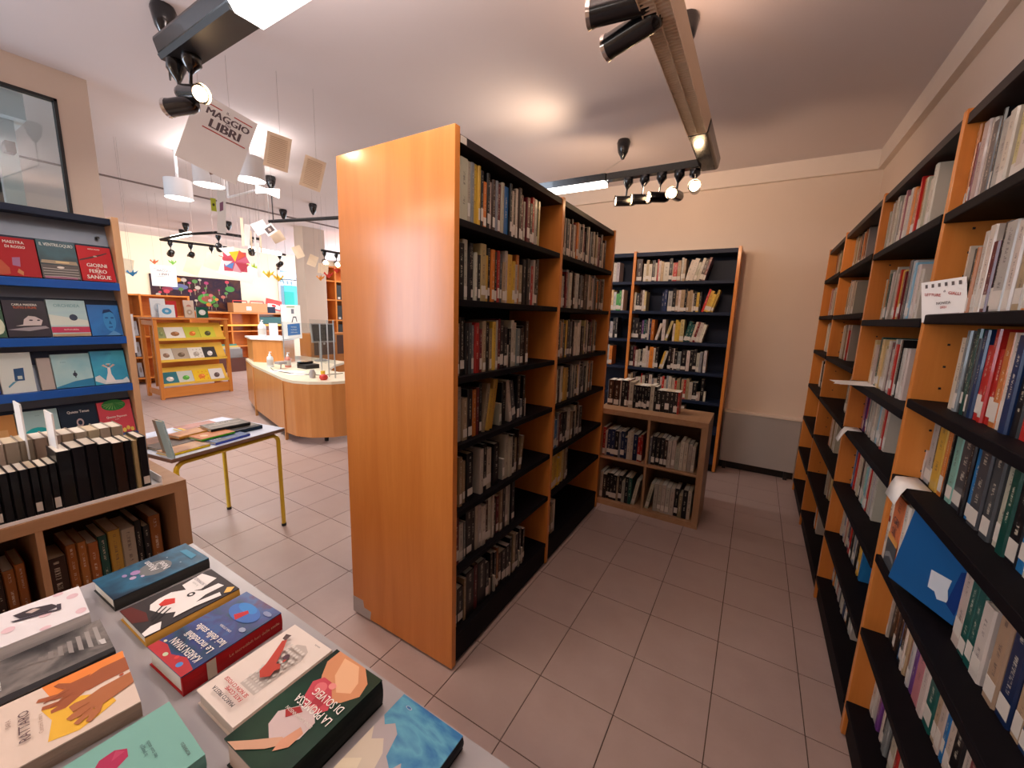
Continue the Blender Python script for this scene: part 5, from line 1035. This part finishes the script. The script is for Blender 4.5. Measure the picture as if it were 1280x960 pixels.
# ================================================================== LAMPS
def cone(loc, name='ceiling_mount', wire=None):
    t = thing(name, (loc[0], loc[1], ZC), loc[2] if isinstance(loc[2], str) else 'black ceiling mount', 'ceiling mount')
    MB().tube([(loc[0], loc[1], ZC), (loc[0], loc[1], ZC - .02), (loc[0], loc[1], ZC - .09), (loc[0], loc[1], ZC - .14)], [.045, .052, .038, .010], 14).build('cone', M['black'], t)
    if wire: MB().tube([(loc[0], loc[1], ZC - .14)] + wire, .004, 6).build('wire', M['blackm'], t)
def spothead(t, base, head, d, lit=True, power=0, col=WARM, ang=75, r=.032, L_=.13, mat=None, arm=True):
    """stem from track down to a cylinder pointing along d"""
    base = Vector(base); head = Vector(head); d = Vector(d).normalized(); mat = mat or M['black']
    if not arm: s = MB().tube([base + Vector((-.02, 0, .03)), head], .014, 8).build('spot_arm', M['black'], t)
    else: s = MB().tube([base, base - Vector((0, 0, .03)), base + (head - base) * .45, base + (head - base) * .5, head], [.030, .032, .010, .006, .006], 10).build('spot_arm', M['black'], t)
    a = head - d * L_ * .55; b = head + d * L_ * .45
    o = MB().tube([a, a + d * .008, a + d * .03, b - d * .008, b], [.012, r * .8, r, r, r * 1.06], 16, caps=True).build('spotlight', mat, t)
    def sub(name, pts, rs, m):
        mb = MB().tube([p - Vector(t['_w']) for p in pts], rs, 16); q = mb.build(name, m, o)
        q.data.transform(Matrix.Translation(Vector(t['_w']) * 1.0)) if False else None
        return q
    mb = MB().tube([b, b + d * .012], [r * 1.02, r * 1.12], 16, caps=False); rim = mb.build('rim', M['chrome'], o)
    mb = MB().tube([b - d * .002, b + d * .003], [r * .85, r * .85], 16); mb.build('bulb', M['litwarm'] if lit else M['chrome'], o)
    if power:
        spot('spot_lamp', b + d * .02, b + d, power, col, ang)
# ---- right-hand lamp: louvred arm along y and a thin arm along x
lr = thing('track_lamp', (.53, 1.8, 2.35), 'suspended angled lamp with a perforated tan arm and a row of spots', 'ceiling lamp')
def trap(x0, x1, y0, y1, z0, z1, ins, along='y'):
    if along == 'y': v = [(x0 + ins, y0, z0), (x1 - ins, y0, z0), (x1, y0, z1), (x0, y0, z1), (x0 + ins, y1, z0), (x1 - ins, y1, z0), (x1, y1, z1), (x0, y1, z1)]
    else: v = [(x0, y1 - ins, z0), (x0, y0 + ins, z0), (x0, y0, z1), (x0, y1, z1), (x1, y1 - ins, z0), (x1, y0 + ins, z0), (x1, y0, z1), (x1, y1, z1)]
    return MB().add(v, [(0, 1, 2, 3), (7, 6, 5, 4), (0, 4, 5, 1), (1, 5, 6, 2), (2, 6, 7, 3), (3, 7, 4, 0)])
trap(.475, .585, -.60, 1.30, 2.338, 2.40, .012).build('lamp_body', M['louvre'], lr)
ml = MB()
for k in range(118): ml.box(.488, .572, -.58 + .016 * k, -.58 + .016 * k + .004, 2.332, 2.338)
for x in (.4865, .529, .5695): ml.box(x, x + .003, -.59, 1.29, 2.330, 2.338)
tag(ml.build('louvre_fins', M['louvre'], lr), kind='stuff')
trap(.472, .588, 1.30, 1.86, 2.334, 2.405, .010).build('end_housing', M['black'], lr, bevel=.012)
trap(-.09, .50, 1.775, 1.845, 2.345, 2.385, .008, 'x').build('thin_arm', M['black'], lr)
trap(-1.15, -.09, 1.765, 1.855, 2.340, 2.385, .008, 'x').build('tube_housing', M['black'], lr)
MB().box(-1.14, -.10, 1.768, 1.852, 2.318, 2.340).build('lit_tube', M['lit'], lr)
for k, (x, dx, dy, lit, pw) in enumerate(((.055, -1, -.6, True, 0), (.16, -1, -.6, True, 0), (.265, -.9, -.7, True, 0), (.37, -.2, -1, True, 0))):
    hp = (x - .01, 1.81, 2.205)
    spothead(lr, (x, 1.81, 2.345), hp, (dx, dy, -.05), lit, 0)
spothead(lr, (.46, 1.80, 2.335), (.47, 1.78, 2.225), (.10, -1, -.12), True, 0)
MB().tube([(.27, 1.80, 2.2), (.27, 1.795, 2.2)], .05, 16).build('spotlight', M['litwarm'], lr) if False else None
for k, (y, d) in enumerate(((.50, (-1, .25, -.10)), (.42, (-1, -.1, .02)))):
    spothead(lr, (.50, y, 2.335), (.44 - .02 * k, y - .06, 2.335 + .03 * k), d, False, 0, r=.036, L_=.18, arm=False)
for x, y, lb in ((.455, 1.204, 'black ceiling mount beside the tan lamp arm'), (-.17, 2.36, 'black ceiling mount above the row of lit spots'), (-1.66, -.02, 'black ceiling mount beside the left lamp end')):
    cone((x, y, lb), wire=[(x, y, 2.5), (x if x > -1 else -1.12, y if x > -1 else -.2, 2.40)] if x < -1 else None)
tag(MB().tube([(-.17, 2.36, 2.67), (-.17, 1.82, 2.39)], .0015, 5).build('steel_wire', M['alu']), 'thin steel wire holding up the row of spots', 'wire')
# real light from the warm spots
spot('spot_lamp', (.52, 1.70, 2.24), (.9, 3.4, 1.9), 30, WARM, 110, .8)
spot('spot_lamp', (.22, 1.78, 2.24), (-.1, 3.4, 2.2), 34, WARM, 120, .8)
spot('spot_lamp', (-.22, 1.90, 2.24), (-.9, 3.3, 2.5), 24, WARM, 120, .8)
area('tube_light', (-.62, 1.81, 2.312), 1.0, 8, NEUT, (0, 0, 0), .07)
# ---- left-hand lamp: black housing with two spots and a lit diffuser
ll = thing('track_lamp', (-.3, -.2, 2.35), 'suspended black lamp with a glowing white diffuser at top left', 'ceiling lamp')
trap(-1.14, 1.0, -.265, -.135, 2.345, 2.405, .018, 'x').build('lamp_body', M['black'], ll, bevel=.012)
trap(-.58, .60, -.262, -.138, 2.318, 2.345, .02, 'x').build('lit_diffuser', M['lit'], ll)
trap(-1.12, -.60, -.255, -.145, 2.332, 2.345, .01, 'x').build('blank_cover', M['blackm'], ll)
spothead(ll, (-1.08, -.215, 2.335), (-1.06, -.215, 2.175), (-.85, -.45, -.12), True, 0, r=.030, L_=.11)
spothead(ll, (-.99, -.20, 2.335), (-1.02, -.20, 2.215), (1, .15, -.18), True, 0, r=.030, L_=.12)
spot('spot_lamp', (-1.14, -.26, 2.15), (-1.83, -.60, 1.25), 6, (1, .92, .88), 95, .8)
for k in range(2): MB().box(-.86 + .12 * k, -.855 + .12 * k, -.1475, -.146, 2.37, 2.375).build('screw', M['chrome'], ll)
area('diffuser_light', (0.0, -.2, 2.31), 1.15, 5, (1, .82, .66), (0, 0, 0), .11)
area('ceiling_fill_light', (-.1, -.2, 2.45), 1.6, 22, (1, .84, .79), (math.radians(180), 0, 0), .10)  # added fill above the left lamp, brightens the ceiling
area('ceiling_fill_light', (.53, .3, 2.43), .08, 8.5, (1, .62, .42), (math.radians(180), 0, 0), 1.6)  # added warm fill over the tan arm, aimed at the ceiling
area('ceiling_fill_light', (-3.2, .9, 2.62), 1.2, 9, (1, .9, .86), (math.radians(180), 0, 0), .3)  # added ceiling fill over the drum lamps
spot('spot_lamp', (-.50, 1.72, 2.42), (-.75, 1.62, 2.81), 9, (1, .74, .52), 150, .9)  # added upward light making the warm glow on the ceiling
spot('spot_lamp', (-.93, -.20, 2.21), (-.3, .115, 1.9), 6, WARM, 80, .8)
# ---- far lamps
def track(name, pts, label, tubeseg=None, spots=()):
    t = thing(name, tuple(Vector(pts[0])), label, 'ceiling lamp')
    for a, b in zip(pts[:-1], pts[1:]): MB().tube([a, b], .018, 8).build('track_arm', M['blackm'], t)
    for p in (pts[0], pts[-1]): MB().tube([p, (p[0], p[1], ZC)], .0025, 5).build('hanging_wire', M['alu'], t)
    if tubeseg: MB().tube(list(tubeseg), .03, 8).build('lit_tube', M['lit'], t)
    for p, d in spots: spothead(t, p, (p[0], p[1], p[2] - .15), d, True, 0, r=.04)
track('track_lamp', [(-6.44, 2.30, 2.35), (-6.6, 1.52, 2.35), (-5.9, 1.56, 2.38), (-5.30, 1.68, 2.38), (-5.05, 2.1, 2.35)], 'black angular track lamp before the cream wall above the mural', ((-6.35, 1.57, 2.37), (-5.85, 1.60, 2.39)), [((-6.58, 1.62, 2.33), (-1, .2, -.2)), ((-6.53, 1.85, 2.33), (-1, .2, -.2)), ((-6.48, 2.1, 2.33), (-1, .3, -.2)), ((-5.3, 1.70, 2.35), (-.9, .5, -.3)), ((-5.1, 2.0, 2.33), (-.9, .5, -.2))])
track('track_lamp', [(-3.74, 1.53, 2.35), (-2.70, 1.77, 2.35)], 'thin black track bar left of the bookcase end panel')
track('track_lamp', [(-6.2, 2.55, 2.35), (-6.3, 3.15, 2.35)], 'black track lamp with a lit white tube left of the pillar', ((-5.95, 2.40, 2.33), (-6.1, 2.95, 2.33)), [((-6.3, 3.05, 2.33), (-1, .1, -.3))])
track('track_lamp', [(-5.12, 3.05, 2.35), (-5.13, 3.9, 2.35)], 'black track lamp with two lit spots right of the pillar', None, [((-5.12, 3.10, 2.33), (.9, -.4, -.3)), ((-5.13, 3.32, 2.33), (.9, -.4, -.3))])
for x, y, lb in ((-3.72, 1.56, 'black ceiling mount over the thin track bar'), (-5.05, 2.44, 'black ceiling mount left of the pillar, nearer one'), (-4.35, 2.44, 'black ceiling mount in front of the pillar'), (-7.66, 2.24, 'black ceiling mount, nearer of the far pair'), (-8.45, 2.47, 'black ceiling mount, farther of the far pair'), (-6.77, 2.50, 'black ceiling mount behind the hanging papers')):
    cone((x, y, lb))
tag(MB().tube([(-3.72, 1.56, 2.67), (-3.70, 1.55, 2.37)], .006, 6).build('drop_cable', M['blackm']), 'black cable dropping to the thin track bar', 'cable')
for k, (x, y, z) in enumerate(((-2.59, .78, 2.40), (-3.06, .70, 2.40), (-3.80, .76, 2.40))):
    t = thing('drum_lamp', (x, y, z), ['white drum ceiling lamp nearest the tilted poster', 'middle one of the three white drum ceiling lamps', 'white drum ceiling lamp farthest left'][k], 'ceiling lamp', 'white drum lamps')
    MB().tube([(x, y, z), (x, y, z + .16)], .105, 28, caps=False).build('shade', M['white'], t); MB().tube([(x, y, z + .15), (x, y, z + .16)], .104, 28).build('shade_top', M['white'], t)
    MB().tube([(x, y, z + .006), (x, y, z + .012)], .101, 28).build('lit_disc', M['lit'], t); MB().tube([(x, y, z + .16), (x, y, ZC)], .012, 8).build('rod', M['white'], t)
    area('drum_light', (x, y, z - .005), .2, 7, NEUT)
t = thing('bow_lamp', (-3.6, 1.45, 2.62), 'small white bow-shaped lamp on a thin arm under the ceiling', 'ceiling lamp')
MB().tube([(-4.19, 1.35, 2.60), (-3.62, 1.36, 2.61)], .012, 8).build('arm', M['white'], t); MB().tube([(-3.60, 1.34, 2.61), (-3.56, 1.42, 2.61), (-3.5, 1.52, 2.60)], [.04, .02, .045], 10).build('lit_bow', M['lit'], t)
MB().tube([(-4.19, 1.35, 2.60), (-4.19, 1.35, ZC)], .012, 8).build('rod', M['white'], t)

# ================================================================== HEATER
ht = thing('wall_heater', (.98, 3.38, 0), 'flat grey wall heater below the bare far wall', 'heater')
MB().box(.705, 1.325, 3.36, 3.44, .085, .575).build('heater_case', M['radi'], ht, bevel=.004); MB().box(.70, 1.33, 3.352, 3.448, .575, .59).build('top_ledge', M['trim'], ht); box('leg', (.74, .77, 3.38, 3.42, 0, .085), M['blackm'], ht); box('leg', (1.25, 1.28, 3.38, 3.42, 0, .085), M['blackm'], ht)
box('shadow_strip', (.705, 1.325, 3.435, 3.448, 0, .085), M['blackm'], ht)  # black strip standing in for the shadow beneath the heater

# ================================================================== HANGING PAPERS
def hang(name, P, w_, h, yaw, roll, mat, label, cat='paper', shapes=(), texts=(), group=None, string=True):
    a = math.radians(yaw)
    T = Matrix.Translation(P) @ frame((0, 0, 0), (math.cos(a), math.sin(a), 0), (0, 0, 1)) @ Matrix.Rotation(math.radians(-roll), 4, 'Z') @ Matrix.Translation((-w_ / 2, -h / 2, 0))
    o = MB().box(0, w_, 0, h, -.0008, 0, T=T).build(name, mat, None, origin=P)
    tag(o, label, cat, group)
    if shapes or texts: art(o, T, w_, h, shapes, texts)
    if string:
        tp_ = T @ Vector((w_ / 2, h, 0)); MB().tube([tp_, (tp_.x, tp_.y, ZC)], .0007, 4).build('string', M['cable'], o)
    return o
pl = [((.64, .45, .28), [(.14, .10 + .055 * k), (.86, .10 + .055 * k), (.86, .125 + .055 * k), (.14, .125 + .055 * k)]) for k in range(15)]
hang('hanging_poster', (-1.84, .245, 2.365), .285, .385, 66, 20, M['paper'], 'white poster reading MAGGIO LIBRI hanging tilted under the ceiling', 'poster', [(RED, [(.22, .90), (.42, .90), (.42, .915), (.22, .915)]), (RED, [(.62, .90), (.94, .90), (.94, .915), (.62, .915)]), (RED, [(.22, .56), (.94, .56), (.94, .575), (.22, .575)])],
     [('IL', .52, .905, .05, INK, 0, .02), ('MAGGIO', .56, .81, .135, INK, 0, .04, 1.0), ('DEI', .58, .745, .045, INK, 0, .02), ('LIBRI', .56, .66, .175, INK, 0, .045, 1.05)])
hang('book_page', (-1.714, .51, 2.365), .13, .20, 60, 10, M['oldpaper'], 'yellowed book page hanging just right of the tilted poster', 'paper', pl)
hang('book_page', (-1.70, .724, 2.304), .125, .195, 57, 14, M['oldpaper'], 'yellowed book page hanging nearest the bookcase end panel', 'paper', pl)
hang('hanging_card', (-2.40, .48, 2.083), .05, .29, 66, 4, M['paper'], 'long narrow white card hanging below the poster', 'card', [((.25, .12, .2), [(.3, .5), (.7, .55), (.7, .75), (.3, .7)])])
hang('hanging_tag', (-2.233, .363, 2.085), .028, .08, 67, 0, plain('lime_paper', (.45, .50, .04), .8), 'lime green tag hanging left of the long white card', 'tag', [((.05, .06, .02), ellipse(.5, .5, .25, .12, 8))])
hang('hanging_tag', (-2.05, .275, 2.26), .02, .085, 67, -20, M['tedge'], 'thin brown tag hanging under the poster', 'tag')
hang('book_page', (-3.967, .875, 1.814), .119, .15, 69, 20, M['oldpaper'], 'pale yellowed page hanging before the cream wall, left of two', 'paper')
hang('book_page', (-3.906, 1.028, 1.876), .13, .15, 67, 18, M['oldpaper'], 'tan page hanging before the cream wall, right of two', 'paper')
hang('hanging_sheet', (-4.05, 1.318, 1.824), .34, .19, 65, 20, M['paper'], 'large white sheet hanging behind the colourful pinwheel', 'paper')
orn = hang('paper_pinwheel', (-3.83, 1.201, 1.895), .20, .20, 65, 0, plain('pinwheel_paper', (.50, .06, .10), .7), 'colourful folded paper pinwheel with red, yellow and blue facets', 'ornament',
     [((.72, .70, .68), [(-.15, 1.1), (.5, 1.25), (.5, .9), (.2, .75)]), ((.75, .48, .03), [(.25, .95), (.7, 1.05), (.5, .5)]), ((.62, .10, .05), [(.7, 1.1), (1.0, .85), (.6, .6)]), ((.55, .12, .20), [(1.0, .8), (1.15, .45), (.55, .5)]), ((.45, .05, .08), [(1.1, .4), (.8, 0), (.5, .45)]), ((.60, .30, .35), [(.75, -.05), (.35, 0), (.5, .45)]), ((.10, .22, .50), [(0, .25), (.35, .12), (.45, .45)]), ((.6, .6, .65), [(-.1, .5), (.1, .25), (.4, .5)]), ((.5, .06, .08), [(-.2, .75), (0, .5), (.4, .6)])])
hang('hanging_photo', (-3.155, 1.21, 2.161), .10, .085, 62, -38, M['paper'], 'small photograph hanging on the diagonal near the thin track bar', 'photo', [((.12, .09, .09), [(.15, .2), (.85, .2), (.85, .8), (.15, .8)]), ((.5, .4, .35), ellipse(.5, .5, .12, .2, 8))])
hang('hanging_sheet', (-3.22, 1.16, 2.175), .12, .11, 62, -30, M['paper'], 'white sheet hanging just behind the small photograph', 'paper')
hang('book_page', (-3.30, 1.361, 2.133), .11, .10, 61, -30, M['oldpaper'], 'tan page hanging right of the small photograph', 'paper')
for k, (P, w_, h) in enumerate((((-3.434, 1.103, 2.141), .023, .26), ((-3.508, 1.18, 2.131), .047, .205), ((-3.584, 1.252, 2.102), .016, .178), ((-3.658, 1.327, 2.104), .017, .182), ((-3.725, 1.415, 2.098), .017, .17))):
    hang('hanging_strip', P, w_, h, 64, 4 if k == 1 else 0, M['paper'] if k % 2 else M['oldpaper'], ['first', 'second', 'third', 'fourth', 'fifth'][k] + ' narrow paper strip in the row hanging beside the pinwheel', 'paper', group='narrow strips in a row')
hang('hanging_strip', (-3.562, 1.296, 1.912), .033, .345, 63, 0, M['paper'], 'longest white paper strip, hanging right of the pinwheel', 'paper')
hang('book_page', (-3.81, 1.877, 2.088), .095, .135, 59, -25, M['oldpaper'], 'tan page hanging on the left edge of the pillar', 'paper')
hang('book_page', (-3.816, 2.056, 2.011), .10, .13, 57, 20, M['oldpaper'], 'tan page hanging in the middle of the pillar', 'paper')
hang('book_page', (-3.921, 2.26, 1.943), .12, .12, 56, 8, M['oldpaper'], 'pale tan page hanging above the red paper birds', 'paper')
hang('hanging_poster', (-5.751, 1.23, 1.795), .25, .26, 72, 0, M['paper'], 'small white poster hanging before the dark mural', 'poster', [(INK, [(.12, .82), (.88, .82), (.88, .84), (.12, .84)]), (INK, [(.12, .46), (.88, .46), (.88, .48), (.12, .48)])], [('MAGGIO', .5, .74, .13, INK, 0, .03, 1.0), ('LIBRI', .5, .58, .17, INK, 0, .03, 1.05)])
hang('book_page', (-3.922, .374, 1.754), .07, .127, 74, 10, M['oldpaper'], 'tan page hanging beside the blue display bookcase', 'paper')
def bird(P, s, col, yaw, label, flip=1):
    mat = plain('origami_' + label.split()[0] + str(len(bpy.data.materials)), col, .7)
    T = Matrix.Translation(P) @ frame((0, 0, 0), (math.cos(math.radians(yaw)), math.sin(math.radians(yaw)), 0), (0, 0, 1)) @ Matrix.Scale(flip, 4, (1, 0, 0))
    v = [(-.5, .25, 0), (-.15, 0, .06), (.15, 0, .06), (.5, .45, 0), (0, -.25, 0), (-.1, .5, -.22), (.1, .5, .25), (0, .1, -.06), (-.38, .42, .0), (.32, .05, 0)]
    f = [(0, 1, 4), (1, 2, 4), (2, 3, 4), (0, 4, 7), (7, 4, 3), (1, 6, 2), (7, 5, 1), (0, 8, 1), (2, 9, 3)]
    o = MB().add([(x * s, y * s, z * s) for x, y, z in v], f, T=T).build('paper_bird', mat, None, origin=P)
    o.modifiers.new('t', 'SOLIDIFY').thickness = .002
    tag(o, label, 'paper bird'); MB().tube([P, (P[0], P[1], ZC)], .0006, 4).build('string', M['cable'], o)
bird((-3.966, 1.603, 1.80), .12, (.80, .52, .04), 62, 'yellow paper bird hanging at left of the yellow pair')
bird((-3.929, 1.690, 1.765), .12, (.80, .52, .04), 61, 'yellow paper bird hanging at right of the yellow pair', -1)
bird((-4.031, 1.476, 1.86), .13, (.28, .45, .04), 63, 'green paper bird hanging left of the yellow pair')
bird((-3.886, 2.311, 1.858), .12, (.62, .04, .02), 55, 'red paper bird, lower of the two right of the pillar')
bird((-3.847, 2.40, 1.925), .11, (.62, .04, .02), 55, 'red paper bird, upper of the two right of the pillar', -1)
bird((-3.929, 2.225, 1.815), .10, (.75, .28, .04), 56, 'orange paper bird hanging below the red ones')
bird((-5.772, 1.155, 1.955), .09, (.55, .12, .05), 72, 'rust paper bird perched over the left corner of the small poster')
bird((-5.724, 1.325, 1.965), .09, (.15, .38, .06), 72, 'green paper bird perched over the right corner of the small poster', -1)
bird((-3.91, .395, 1.69), .08, (.04, .22, .42), 74, 'blue paper bird hanging beside the blue display bookcase')

# tidy helper properties
for o in bpy.data.objects:
    if '_w' in o: del o['_w']
